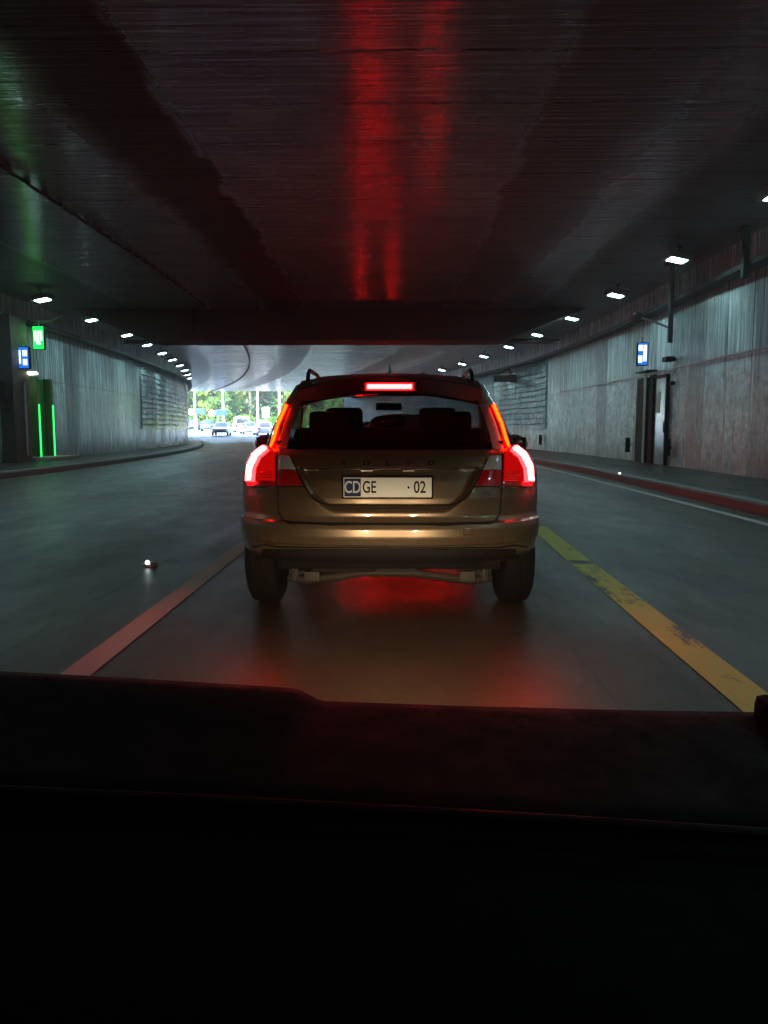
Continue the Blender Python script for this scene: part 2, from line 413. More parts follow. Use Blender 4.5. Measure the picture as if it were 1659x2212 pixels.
# road, pavements, ground
YR = [-45 + i * 1.5 for i in range(100)]
XR = [lerp(-9.02, 4.94, k / 14) for k in range(15)]
YR = [y for y in YR if y <= 82] + [82.0]
sheet('road', len(YR), len(XR), lambda i, j: ((XR[j] + bend(YR[i]), YR[i], ground(YR[i])), (XR[j], YR[i])), M['road'])
GX = [-400, -200, -100, -60, -40, -25, -12, 0, 15, 40, 100, 200, 400]
GY = [82, 85, 90, 100, 115, 135, 160, 200, 300, 450, 700, 1100]
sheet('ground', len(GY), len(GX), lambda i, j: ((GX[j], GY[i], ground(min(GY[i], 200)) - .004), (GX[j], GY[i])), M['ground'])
GX2 = [-400, -13.2, 10.4, 400]
sheet('ground', 2, 4, lambda i, j: ((GX2[j], (-60, 82)[i], -.25), (GX2[j], (-60, 82)[i])), M['ground'])
def walk(name, xa, xb, kerb_in):
    ys = [y for y in YR]
    nx = 5
    def fn(i, j):
        y = ys[i]; a = xa(y); b_ = xb(y); x = lerp(a, b_, j / (nx - 1))
        return ((x + bend(y), y, ground(y) + .15), (x, y))
    sheet(name, len(ys), nx, fn, M['walk'])
walk('pavement', lambda y: -9.18, lambda y: wall_l_x(y) - .02, 1)
walk('pavement', lambda y: 5.12, lambda y: wall_r_x(y) + .02, 1)
def kerb(x0, x1):
    mb = MB(); rows = []
    for y in YR:
        g = ground(y); b_ = bend(y)
        s = 1 if x1 > x0 else -1
        rows.append([Vector((x0 + b_, y, g - .02)), Vector((x0 + b_ + s * .01, y, g + .12)), Vector((x0 + b_ + s * .035, y, g + .153)),
                     Vector((x1 + b_, y, g + .155)), Vector((x1 + b_, y, g + .0))])
    mb.grid(rows)
    tag(mb.build('kerb', M['kerb']), kind='structure')
kerb(-9.02, -9.18); kerb(4.94, 5.12)
def marking(name, x0, x1, ya, yb, m, zo=.004, xend=None):
    n = max(2, int((yb - ya) / 1.0)); ys = [lerp(ya, yb, k / n) for k in range(n + 1)]
    def fn(i, j):
        y = ys[i]; sh = 0 if xend is None else lerp(0, xend, (y - ya) / (yb - ya))
        x = (x0, x1)[j] + sh
        return ((x + bend(y), y, ground(y) + zo), (x, y))
    return sheet(name, len(ys), 2, fn, m)
marking('lane_marking', -1.56, -1.41, -20, 80, M['white_paint'])
marking('edge_marking', 4.42, 4.54, -20, 80, M['white_paint'])
marking('lane_marking', -5.38, -5.28, -20, 80, M['faint_paint'])
marking('edge_marking', -8.75, -8.63, -20, 80, M['faint_paint'])
marking('lane_marking', 1.40, 1.60, 2.55, 6.45, M['yellow_paint'], xend=.10)
marking('lane_marking', 1.50, 1.70, 6.62, 9.0, M['yellow_paint'], xend=.08)
for ya in (-9, -3.4):
    marking('lane_marking', 1.40, 1.60, ya, ya + 4.0, M['yellow_paint'])
for k in range(8):
    marking('lane_marking', 1.58, 1.78, 15 + k * 8, 19 + k * 8, M['yellow_paint'])

# ------------------------------------------------------------------ tunnel lamps
def make_luminaire(side):
    root = empty('tunnel_lamp')
    mb = MB(); mb.box((0, 0, .06), (.52, .56, .12), .02); mb.build('housing', M['steel'], root, True)
    mb = MB(); mb.grid([[Vector((.18 * a, .20 * b_, -.003)) for a in (-1, 1)] for b_ in (-1, 1)]); mb.build('diffuser', M['lamp_glow'], root)
    mb = MB(); [mb.box((s * .215, 0, -.008), (.07, .55, .02), .003) for s in (-1, 1)]; [mb.box((0, s * .235, -.008), (.36, .07, .02), .003) for s in (-1, 1)]; mb.build('rim', M['steel'], root)
    mb = MB(); mb.tube([(0, 0, .11), (0, 0, .30)], .016, 8); mb.box((0, 0, .292), (.12, .12, .014)); mb.build('hanger', M['black'], root)
    return root
ordn = ['nearest', 'second', 'third', 'fourth', 'fifth', 'sixth', 'seventh', 'eighth', 'ninth', 'tenth', 'eleventh', 'twelfth', 'thirteenth', 'fourteenth', 'fifteenth', 'sixteenth']
protoR = None
SPR = 4.52
for k in range(-4, 15):
    y = 12.95 + SPR * k
    x = 6.2 + bend(y)
    o = make_luminaire(1) if protoR is None else copy_tree(protoR)
    if protoR is None: protoR = o
    o.location = (x, y, 4.84); o.rotation_euler = (0, R(12), -math.atan(-max(0, y - 18) / 150) )
    if k < 0: lab = 'white square tunnel lamp above the right pavement, %s one behind the camera' % ordn[-k]
    else: lab = 'white square tunnel lamp above the right pavement, %s one counted from the front' % ordn[k]
    tag(o, lab, 'tunnel lamp', 'lamps hanging along the right wall')
first = True
YL = [22.5, 26.6, 30.9, 34.5, 38.2, 41.8, 45.5, 49.2, 53.0, 56.9, 60.8, 64.8, 68.8, 72.8]
for k, y in enumerate([5.5, 10.0, 14.2, 18.4] + YL):
    o = copy_tree(protoR); x = -10.05 + bend(y)
    o.location = (x, y, 4.84); o.rotation_euler = (0, R(-12), -math.atan(-max(0, y - 18) / 150))
    kk = k - 4
    lab = ('white square tunnel lamp above the left pavement, %s one counted from the green sign' % ordn[kk]) if kk >= 0 else 'white square tunnel lamp above the left pavement, %s one before the green sign' % ordn[-kk]
    tag(o, lab, 'tunnel lamp', 'lamps hanging along the left wall')

# ledges / cable trays along both walls, shaped to jut out and shade them
def run(name, x, z, w, h, ya, yb, m, wallfn=None, step=1.5):
    mb = MB(); rows = []
    n = int((yb - ya) / step)
    for i in range(n + 1):
        y = lerp(ya, yb, i / n); xx = (wallfn(y) if wallfn else 0) + x + bend(y)
        rows.append([Vector((xx - w / 2, y, z - h / 2)), Vector((xx + w / 2, y, z - h / 2)), Vector((xx + w / 2, y, z + h / 2)), Vector((xx - w / 2, y, z + h / 2))])
    mb.grid(rows, True)
    return mb.build(name, m)
tag(run('cable_tray', -.20, 4.42, .36, .10, -40, 80, M['black'], wall_r_x), 'long black cable tray high along the right wall, jutting out to shade it', 'cable tray')
tag(run('cable_tray', .20, 4.42, .36, .10, -40, 80, M['black'], wall_l_x), 'long black cable tray high along the left wall, jutting out to shade it', 'cable tray')
tag(run('wall_pipe', -.05, 2.76, .035, .035, 10, 34, M['steel'], wall_r_x), 'thin pale pipe running along the right wall above head height', 'pipe')

# conduit on the ceiling: twisted cable with clips
root = empty('ceiling_cable', label='dark cable clipped along the ceiling on the left, curving to the exit', cat='cable')
mb = MB(); mb.tube([(-5.95 + bend(y) + .012 * math.sin(y * 9), y, CEIL - .045) for y in [-10 + .35 * i for i in range(102)]], .028, 6)
mb.tube([(-5.95 + bend(y), y, CEIL - .05) for y in [28 + 1.0 * i for i in range(54)]], .035, 6)
mb.build('cable', M['black'], root)
mb = MB(); mb.box((0, 0, 0), (.10, .05, .058)); clip = mb.build('clip', M['steel'], root)
for i in range(46):
    y = -2 + i * .62; c = clip if i == 0 else clip.copy()
    if i: COL.objects.link(c); c.parent = root
    c.location = (-5.95 + bend(y), y, CEIL - .03)
mb = MB(); mb.tube([(-11, 34.2, CEIL - .12), (-4, 34.2, CEIL - .12), (8, 34.2, CEIL - .12)], .05, 8)
for x in range(-10, 8, 3): mb.box((x, 34.2, CEIL - .06), (.08, .1, .12))
tag(mb.build('cross_pipe', M['black']), 'black pipe crossing under the ceiling behind the beam', 'pipe')
mb = MB(); mb.box((-6.7, 26.16, CEIL - .30), (.10, .07, .95), .01)
tag(mb.build('junction_box', M['black']), 'small dark box where the ceiling cable meets the beam', 'junction box')

# ------------------------------------------------------------------ pixel <-> world for tracing shapes at their real depth
CM = cam.rotation_euler.to_matrix()
def ray(px, py):
    d = CM @ Vector(((px - 829.5) / F_PX, (1106 - py) / F_PX, -1.0))
    return d
def at_y(px, py, Y):
    d = ray(px, py); t = Y / d.y
    return Vector((0, 0, CAM_H)) + d * t
# ------------------------------------------------------------------ wall equipment, right
M['sign_blue'] = glow('sign_blue_light', (.02, .22, 1.0), .058)
M['sign_white'] = glow('sign_white_light', (.80, .95, 1.0), .115)
M['sign_green'] = glow('sign_green_light', (.004, 1.0, .05), .26)
M['sign_mint'] = glow('sign_mint_light', (.65, 1.0, .7), .17)
M['led'] = glow('green_led', (.03, 1.0, .16), .15)
M['stud'] = glow('stud_led', (.85, .95, 1.0), .7)
M['green_panel'] = plain('green_door_panel', (.01, .24, .04), .35)
def sign_box(loc, w, h, rz, label, face, marks, markmat):
    root = empty('wall_sign', loc, rz, label, 'sign')
    mb = MB(); mb.box((0, 0, 0), (w, .14, h), .035); mb.build('sign_case', M['black'], root, True)
    for s in (-1, 1):
        mb = MB(); mb.box((0, s * .073, 0), (w - .05, .01, h - .05), .004); f = mb.build('sign_face', face, root)
        mb = MB()
        for (x, z, a, b_) in marks:
            mb.box((-s * -x, s * .080, z), (a, .006, b_), .002)
        mb.build('pictogram', markmat, f)
    mb = MB(); mb.tube([(0, 0, h / 2), (0, 0, h / 2 + .15)], .018, 8); mb.build('bracket', M['steel'], root)
    return root
p = at_y(1387, 765, 21.6)
sign_box(p, .31, .64, 0, 'lit blue and white emergency sign projecting from the right wall', M['sign_blue'],
         [(-.055, .02, .09, .44), (.07, .16, .11, .16), (.07, -.14, .11, .19)], M['sign_white'])
p = at_y(53, 773, 23.1)
sign_box(p, .35, .66, 0, 'lit blue sign with white symbols beside the left niche', M['sign_blue'],
         [(-.05, .13, .13, .18), (-.05, -.13, .13, .18), (.10, .02, .05, .40)], M['sign_white'])
p = at_y(85, 730, 24.0)
sign_box(p, .36, .72, 0, 'lit green emergency exit sign above the green door', M['sign_green'],
         [(-.09, .06, .07, .30), (0, .04, .05, .34), (.09, .05, .07, .32), (0, -.17, .13, .08)], M['sign_mint'])
# niche with door on the right wall
xw = lambda y: wall_r_x(y) + bend(y)
root = empty('emergency_niche', (xw(22.4), 22.4, .15), 0, 'dark emergency niche with pale post and glossy doors in the right wall', 'niche')
mb = MB(); mb.box((-.05, 1.0, 1.25), (.12, .95, 2.5), .01); mb.build('dark_panel', M['black'], root)
mb = MB(); mb.tube([(-.20, .40, 0), (-.20, .40, 2.62)], .035, 10); mb.build('post', plain('pale_post', (.6, .58, .56), .35), root, True)
mb = MB(); mb.box((-.06, .14, 1.27), (.10, .34, 2.54), .01); mb.build('door_frame', M['black'], root)
M['door'] = plain('glossy_steel_door', (.30, .33, .34), .16, .5, var=.2, scale=3)
mb = MB(); mb.box((-.03, -.55, 1.2), (.05, .92, 2.4), .008); d = mb.build('door', M['door'], root)
mb = MB(); mb.box((-.06, -.85, 1.05), (.02, .05, .30), .008); mb.build('handle', M['black'], d)
mb = MB(); mb.box((-.06, -1.08, 1.22), (.10, .09, 2.44), .01); mb.box((-.07, -.62, 2.46), (.12, .95, .05)); mb.build('door_frame', M['black'], root)
mb = MB(); mb.box((-.15, .5, 2.66), (.30, 1.1, .035)); mb.build('canopy', M['black'], root)
mb = MB(); mb.box((-.059, -.36, 1.75), (.012, .30, .6), .002); mb.build('notice', plain('pale_notice', (.42, .40, .36), .5), d)
for px, py, Y, lab in ((1339, 962, 24.6, 'small black delineator plate on the right wall before the dark niche'),
                      (1187, 955, 36.5, 'small black delineator plate on the right wall, close to the car mirror'),
                      (1432, 972, 20.9, 'small black delineator plate on the right wall in front of the glossy door')):
    x = wall_r_x(Y) + bend(Y)
    Yh = (x - .12)
    p = at_y(px, py, Y); 
    mb = MB(); mb.box((0, 0, 0), (.15, .03, .46), .006); mb.box((.08, .03, 0), (.1, .04, .05))
    o = mb.build('delineator', M['black']); o.location = (x - .12, Y, .64)
    tag(o, lab, 'delineator', 'delineator plates along the right wall')
def wallbox(px, py, Y, d, name, lab, cat, m=None, s=1):
    x = (wall_r_x(Y) if s > 0 else wall_l_x(Y)) + bend(Y)
    z = CAM_H + (927 - py) / F_PX * Y
    mb = MB(); mb.box((0, 0, 0), d, min(d) * .15); mb.box((s * d[0] * .6, 0, 0), (d[0] * .5, d[1] * .4, d[2] * .4))
    o = mb.build(name, m or M['black'], None); o.location = (x - s * d[0] * .75, Y, z); return tag(o, lab, cat)
wallbox(1440, 780, 20.9, (.25, .35, .13), 'loudspeaker', 'small black loudspeaker on the right wall right of the blue sign', 'loudspeaker')
wallbox(1438, 830, 20.9, (.1, .16, .1), 'wall_camera', 'small dark camera over the glossy door', 'camera')
# camera with arm, far right wall
root = empty('traffic_camera', (xw(41) - .1, 41, CAM_H + (927 - 820) / F_PX * 41), 0, 'dark traffic camera on an arm on the far right wall beyond the car', 'camera')
mb = MB(); mb.box((-.75, 0, .0), (.8, .45, .32), .05); mb.build('camera_body', M['black'], root)
mb = MB(); mb.box((-.15, 0, 0), (.35, .3, .4), .03); mb.tube([(-.1, 0, .1), (-.4, 0, .55), (-.9, 0, .2)], .04, 8); mb.build('bracket', M['black'], root)
# hanging frame under the second lamp on the right
root = empty('hanging_bracket', (6.72, 19.2, 5.14), 0, 'dark hanging bracket with a side arm above the right pavement', 'bracket')
mb = MB(); mb.box((0, 0, -.95), (.10, .12, 1.9), .01); mb.box((.0, 0, -.03), (.3, .3, .06)); mb.build('post', M['black'], root)
mb = MB(); mb.tube([(0, 0, -1.55), (-.35, .3, -1.35), (-.62, .5, -1.22)], .028, 8); mb.build('arm', M['steel'], root)
mb = MB(); mb.lathe([(-.12, .05), (-.10, .10), (.08, .11), (.12, .07)], (-.66, .53, -1.2), 'Y', 16); mb.build('detector', M['black'], root, True)
root = empty('hanging_bracket', (7.0, 15.9, 5.14), 0, 'short dark bracket under the ceiling at the right edge of the picture', 'bracket')
mb = MB(); mb.box((0, 0, -.5), (.12, .12, 1.0), .01); mb.box((0, 0, -.03), (.3, .3, .06)); mb.build('post', M['black'], root)

# ------------------------------------------------------------------ left niche
xl = wall_l_x(24) + bend(24)
root = empty('emergency_door', (xl, 25.1, .15), 0, 'green lit emergency door with two glowing green strips in the left wall', 'door')
mb = MB(); mb.box((.04, 0, 1.3), (.10, .62, 2.6), .01); mb.build('door_panel', M['green_panel'], root)
for s in (-1, 1):
    mb = MB(); mb.box((.14, s * .50, 1.3), (.26, .16, 2.66), .01); f = mb.build('door_frame', plain('frame_green', (.05, .12, .03), .4), root)
    mb = MB(); mb.box((.285, s * .50, .92), (.03, .05, 1.72), .008); mb.build('light_strip', M['led'], f)
mb = MB(); mb.box((.35, 0, .05), (1.0, 2.2, .12), .015); mb.build('step', plain('pale_concrete', (.30, .27, .22), .7, bump=.4), root)
root = empty('niche_lamp', (xl + .42, 23.75, 2.85), 0, 'bright oval lamp over the green door', 'lamp')
mb = MB(); mb.lathe([(-.05, .12), (-.035, .24), (.0, .25), (.03, .2)], (0, 0, 0), 'Z', 24); mb.build('lamp_shade', glow('niche_lamp_glow', (1.0, .97, .72), .5), root, True)
mb = MB(); mb.lathe([(.03, .25), (.07, .22), (.10, .08)], (0, 0, 0), 'Z', 24); mb.tube([(0, 0, .08), (-.3, 0, .14), (-.42, 0, .14)], .025, 8); mb.build('lamp_cap', M['steel'], root, True)
root = empty('recess_block', (xl, 23.2, .15), 0, 'tall dark block in place of the dark recess beside the green door', 'cabinet')  # solid dark block built where the wall has a dark recess
mb = MB(); mb.box((.22, -.1, 2.15), (.5, 1.0, 4.3), .02); mb.build('block_body', plain('brown_black_panel', (.05, .035, .03), .6), root)
mb = MB(); mb.box((.49, .05, 1.3), (.04, .10, 2.2), .01); mb.build('door_edge', M['steel'], root)
mb = MB(); mb.tube([(.3, .52, 2.9), (.3, .52, 4.3)], .06, 10); mb.build('pipe', M['steel'], root, True)
mb = MB(); mb.box((.3, -.9, 2.1), (.3, .4, .5), .02); mb.build('switch_box', M['black'], root)
mb = MB(); mb.tube([(xl + .1, 24.4, 4.42), (xl + .8, 24.4, 4.50), (xl + 1.5, 24.0, 4.65)], .022, 8); mb.tube([(xl + .1, 24.4, 4.60), (xl + .8, 24.4, 4.50)], .02, 8)
tag(mb.build('sign_arm', M['steel']), 'pale bracing arm above the green sign on the left wall', 'bracket')

# studs with white leds
def stud(x, y, z, label):
    root = empty('road_stud', (x, y, z), 0, label, 'road stud')
    mb = MB(); mb.lathe([(0, .07), (.018, .065), (.03, .045)], (0, 0, 0), 'Z', 20); mb.build('stud_base', M['steel'], root, True)
    mb = MB(); mb.lathe([(.0, .010), (.004, .018)], (0, 0, 0), 'Y', 16)
    o = mb.build('led', M['stud'], root); o.location = (0, -.055, .036)
p = ray(323, 1223); t = -(CAM_H - .0) / p.z; q = Vector((0, 0, CAM_H)) + p * t
stud(q.x, q.y, .004, 'white glowing road stud on the asphalt left of the white line')
p = ray(1337, 1022); t = -(CAM_H - .19) / p.z; q = Vector((0, 0, CAM_H)) + p * t
stud(q.x, q.y, .154, 'white glowing stud on the right pavement below the dark niche')

# ------------------------------------------------------------------ cars
def half_ring(W, yr, Lr, n, yf, Lf, nR, nS, nF, nf=2.6):
    """right half of a plan outline from rear centre to front centre"""
    pts = []
    for k in range(nR + 1):
        a = math.pi / 2 * k / nR
        pts.append((W * math.sin(a) ** (2 / n), yr + Lr * (1 - max(0, math.cos(a)) ** (2 / n))))
    y0, y1 = yr + Lr, yf - Lf
    for k in range(1, nS): pts.append((W, lerp(y0, y1, k / nS)))
    for k in range(nF + 1):
        a = math.pi / 2 * (1 - k / nF)
        pts.append((W * math.sin(a) ** (2 / nf), yf - Lf * (1 - max(0, math.cos(a)) ** (2 / nf))))
    return pts
def car_rings(tab, zs, nR, nS, nF, post=None):
    cols = list(zip(*tab)); rings = []
    def f(c, z): return interp(list(zip(cols[0], cols[c])), z)
    for z in zs:
        h = half_ring(f(1, z), f(2, z), f(3, z), f(4, z), f(5, z), f(6, z), nR, nS, nF)
        full = [(x, y) for x, y in h] + [(-x, y) for x, y in h[-2:0:-1]]
        rings.append([Vector((x, y, z)) if post is None else post(Vector((x, y, z))) for x, y in full])
    return rings
def wheel(parent, x, y, r=.325, w=.205, n=36):
    s = 1 if x > 0 else -1
    root = bpy.data.objects.new('wheel', None); COL.objects.link(root); root.parent = parent; root.location = (x, y, r)
    mb = MB(); mb.lathe([(-w * .5, r * .66), (-w * .52, r * .86), (-w * .42, r * .975), (-w * .30, r), (-w * .06, r), (-w * .05, r * .985), (w * .05, r * .985), (w * .06, r), (w * .30, r), (w * .42, r * .975), (w * .52, r * .86), (w * .5, r * .66)], (0, 0, 0), 'X', n)
    mb.build('tyre', M['rubber'], root, True)
    mb = MB(); mb.lathe([(-.02, .05), (-.03, .07), (-.02, r * .2), (-.03, r * .6), (.0, r * .68)], (0, 0, 0), 'X', n)
    for k in range(5):
        a = k * 2 * math.pi / 5
        mb.tube([(s * w * .4, .03 * math.cos(a), .03 * math.sin(a)), (s * w * .42, r * .62 * math.cos(a), r * .62 * math.sin(a))], .03, 6)
    mb.build('rim', M['alloy'], root, True)
    return root
M['bronze'] = nodes('bronze_metallic_paint')[0]
def mk_paint(name, col, metal=.55, rough=.32):
    m, nt, b, out = nodes(name)
    tc = nt.nodes.new('ShaderNodeTexCoord')
    fl = nt.nodes.new('ShaderNodeTexVoronoi'); fl.inputs['Scale'].default_value = 900; nt.links.new(tc.outputs['Object'], fl.inputs[0])
    dirt = NOISE(nt, tc.outputs['Object'], 3.0, 1, 1, 1, 5, .65)
    c = MIX(nt, MAPR(nt, fl.outputs['Distance'], 0, .6), tuple(v * 1.15 for v in col), tuple(v * .85 for v in col))
    c = MIX(nt, MAPR(nt, dirt, .45, .8, 0, .35), c, (.09, .075, .06))
    nt.links.new(c, b.inputs['Base Color']); b.inputs['Metallic'].default_value = metal
    nt.links.new(MAPR(nt, dirt, .3, .8, rough * .85, rough * 1.25), b.inputs['Roughness'])
    b.inputs['Coat Weight'].default_value = .9; b.inputs['Coat Roughness'].default_value = .06
    return m
M['bronze'] = mk_paint('bronze_metallic_paint', (.145, .097, .055))
M['glass'] = glassy('tinted_glass', (.18, .20, .21), .3)
M['windshield'] = glassy('clear_glass', (.9, .95, .95), .5)
M['red_lens'] = plain('red_lamp_lens', (.35, .008, .008), .12, coat=1.0)
M['clear_lens'] = plain('clear_lamp_lens', (.45, .42, .40), .15, coat=1.0, var=.3, scale=40)

EST = empty('estate_car', (-.03, 0, 0), 0, 'bronze estate car with red brake lights on, stopped right ahead in the lane', 'car')
TAB = [ # z, half width, rear y, corner length, exponent, front y, front corner
 (.37, .90, 4.40, .62, 2.7, 8.82, .8), (.41, .925, 4.355, .62, 2.7, 8.86, .8), (.44, .93, 4.345, .62, 2.7, 8.88, .8), (.475, .935, 4.335, .62, 2.7, 8.9, .8),
 (.487, .938, 4.300, .64, 2.65, 8.9, .8), (.53, .94, 4.288, .64, 2.65, 8.92, .8), (.575, .94, 4.290, .64, 2.65, 8.92, .8), (.603, .94, 4.300, .64, 2.65, 8.9, .8),
 (.612, .938, 4.345, .62, 2.6, 8.9, .8), (.64, .938, 4.360, .62, 2.6, 8.88, .8), (.74, .94, 4.366, .62, 2.6, 8.8, .8), (.84, .94, 4.385, .62, 2.6, 8.55, .8),
 (.90, .935, 4.405, .62, 2.6, 8.2, .9), (.95, .918, 4.425, .60, 2.6, 7.8, .9), (.985, .885, 4.44, .58, 2.6, 7.5, .8), (1.005, .83, 4.46, .54, 2.6, 7.42, .7),
 (1.02, .795, 4.475, .52, 2.6, 7.36, .6), (1.10, .775, 4.545, .50, 2.7, 7.15, .5), (1.20, .738, 4.63, .48, 2.8, 6.90, .45), (1.30, .695, 4.72, .46, 2.9, 6.62, .42),
 (1.365, .662, 4.785, .44, 3.0, 6.42, .4), (1.425, .63, 4.85, .42, 3.0, 6.3, .4), (1.462, .58, 4.93, .42, 2.9, 6.15, .4), (1.492, .50, 5.05, .42, 2.7, 6.0, .4), (1.510, .36, 5.2, .4, 2.4, 5.8, .4), (1.516, .12, 5.4, .2, 2.2, 5.6, .2)]
ZS = []
z = .37
for a, b_ in zip(TAB, TAB[1:]):
    n = max(1, round((b_[0] - a[0]) / .009))
    ZS += [lerp(a[0], b_[0], k / n) for k in range(n)]
ZS.append(TAB[-1][0])
# recess of the number plate: trapezoid (half width by height)
def recess(p):
    if p.y > 5.0 or p.z < .60 or p.z > 1.0: return p
    hw = interp([(.66, .30), (.70, .385), (.76, .46), (.85, .50), (.95, .57), (1.0, .6)], p.z)
    d = min(hw - abs(p.x), (p.z - .665))
    top = 1 - sstep(.905, .925, p.z)
    p.y += .045 * sstep(0, .042, d) * top
    # soft crease across the bumper
    return p
nR, nS, nF = 110, 20, 12
rings = car_rings(TAB, ZS, nR, nS, nF, recess)
mcount = len(rings[0])
tree = None
def rear_idx(k): return min(k, mcount - k)
def is_glass(i, k):
    z = (ZS[i] + ZS[i + 1]) / 2; kk = min(k, mcount - 1 - k)
    if kk >= nR + nS and 1.02 < z < 1.405: return 'front'
    if not (1.02 < z < 1.372): return None
    if kk < 56: return 'rear'
    if kk < 80: return None
    if kk < nR + nS - 2:
        if z < 1.035 or z > 1.352: return None
        if kk in (nR + 4, nR + 9): return None
        return 'side_%s%d' % ('a' if k < mcount / 2 else 'b', 0 if kk < nR + 4 else 1 if kk < nR + 9 else 2)
    if nR + nS <= kk: return 'front'
    return None
SIDES = ['side_%s%d' % (a, n) for a in 'ab' for n in range(3)]
bm = {'body': bmesh.new(), 'rear': bmesh.new(), 'front': bmesh.new(), 'all': bmesh.new()}
bm.update({k: bmesh.new() for k in SIDES})
vm = {k: [[None] * mcount for _ in ZS] for k in bm}
def gv(key, i, k):
    if vm[key][i][k] is None: vm[key][i][k] = bm[key].verts.new(rings[i][k])
    return vm[key][i][k]
for i in range(len(ZS) - 1):
    for k in range(mcount):
        k2 = (k + 1) % mcount
        key = is_glass(i, k) or 'body'
        for kk in (key, 'all'):
            bm[kk].faces.new((gv(kk, i, k), gv(kk, i, k2), gv(kk, i + 1, k2), gv(kk, i + 1, k)))
bm['body'].faces.new([gv('body', len(ZS) - 1, k) for k in range(mcount)])
bm['all'].normal_update(); TREE = BVHTree.FromBMesh(bm['all']); bm['all'].free()
def bmo(name, b, m, parent, smooth=True):
    mb = MB(); mb.bm.free(); mb.bm = b
    return mb.build(name, m, parent, smooth)
bmo('body', bm['body'], M['bronze'], EST)
bmo('rear_window', bm['rear'], M['glass'], EST)
for k_ in SIDES: bmo('side_window', bm[k_], M['glass'], EST)
bmo('windscreen', bm['front'], M['windshield'], EST)
CL = Vector((.03, 0, CAM_H))   # the camera seen from the car
def hit(zx, zy, off=.004):
    """a point of the rear of the car; zx, zy measured on a blow-up of the photograph"""
    px, py = 493.8 + zx * .4299, 768 + zy * .4299
    d = ray(px, py)
    loc, nor, idx, dist = TREE.ray_cast(CL, d)
    if loc is None: loc, nor, idx, dist = TREE.find_nearest(CL + d * 4.8)
    if nor.dot(d) > 0: nor = -nor
    return loc + nor * off, nor
ZC = 806.0
def resample(pts, n):
    L = [0]
    for a, b_ in zip(pts, pts[1:]): L.append(L[-1] + math.hypot(b_[0] - a[0], b_[1] - a[1]))
    out = []
    for k in range(n + 1):
        t = L[-1] * k / n
        for i in range(len(L) - 1):
            if t <= L[i + 1] + 1e-9:
                f = (t - L[i]) / max(1e-9, L[i + 1] - L[i]); out.append((lerp(pts[i][0], pts[i + 1][0], f), lerp(pts[i][1], pts[i + 1][1], f))); break
    return out
def patch(name, a, b_, m, parent, mirror=False, rows=14, cols=8, off=.008, bulge=.0, thick=.02, lift=0.0):
    """solid pad that follows the car's skin between outline edges a and b_"""
    A, B = resample(a, rows), resample(b_, rows)
    top, bot = [], []
    for p, q in zip(A, B):
        r1, r2 = [], []
        for c in range(cols + 1):
            f = c / cols; zx, zy = lerp(p[0], q[0], f), lerp(p[1], q[1], f)
            loc, nor = hit(zx, zy, 0)
            edge = math.sin(math.pi * f) ** .5 if 0 < f < 1 else 0
            hgt = lift + off * .35 + (off * .65 + bulge) * edge
            v1, v2 = loc + nor * hgt, loc - nor * thick
            if mirror: v1.x, v2.x = -v1.x, -v2.x
            r1.append(v1); r2.append(v2)
        top.append(r1); bot.append(r2)
    mb = MB(); mb.grid(top)
    # skirt
    loop_t = top[0] + [r[-1] for r in top[1:]] + top[-1][-2::-1] + [r[0] for r in top[-2:0:-1]]
    loop_b = bot[0] + [r[-1] for r in bot[1:]] + bot[-1][-2::-1] + [r[0] for r in bot[-2:0:-1]]
    mb.grid([loop_t, loop_b], True)
    return mb.build(name, m, parent, True)
def line(name, pts, r, m, parent, mirror=False, n=40, off=.0):
    mb = MB(); P = []
    for zx, zy in resample(pts, n):
        v = hit(zx, zy, off)[0]
        if mirror: v.x = -v.x
        P.append(v)
    mb.tube(P, r, 6)
    return mb.build(name, m, parent, True)
def linez(P, r, name, m, parent, flat=1):
    mb = MB(); mb.tube(P, r, 6, flat=flat); return mb.build(name, m, parent, True)

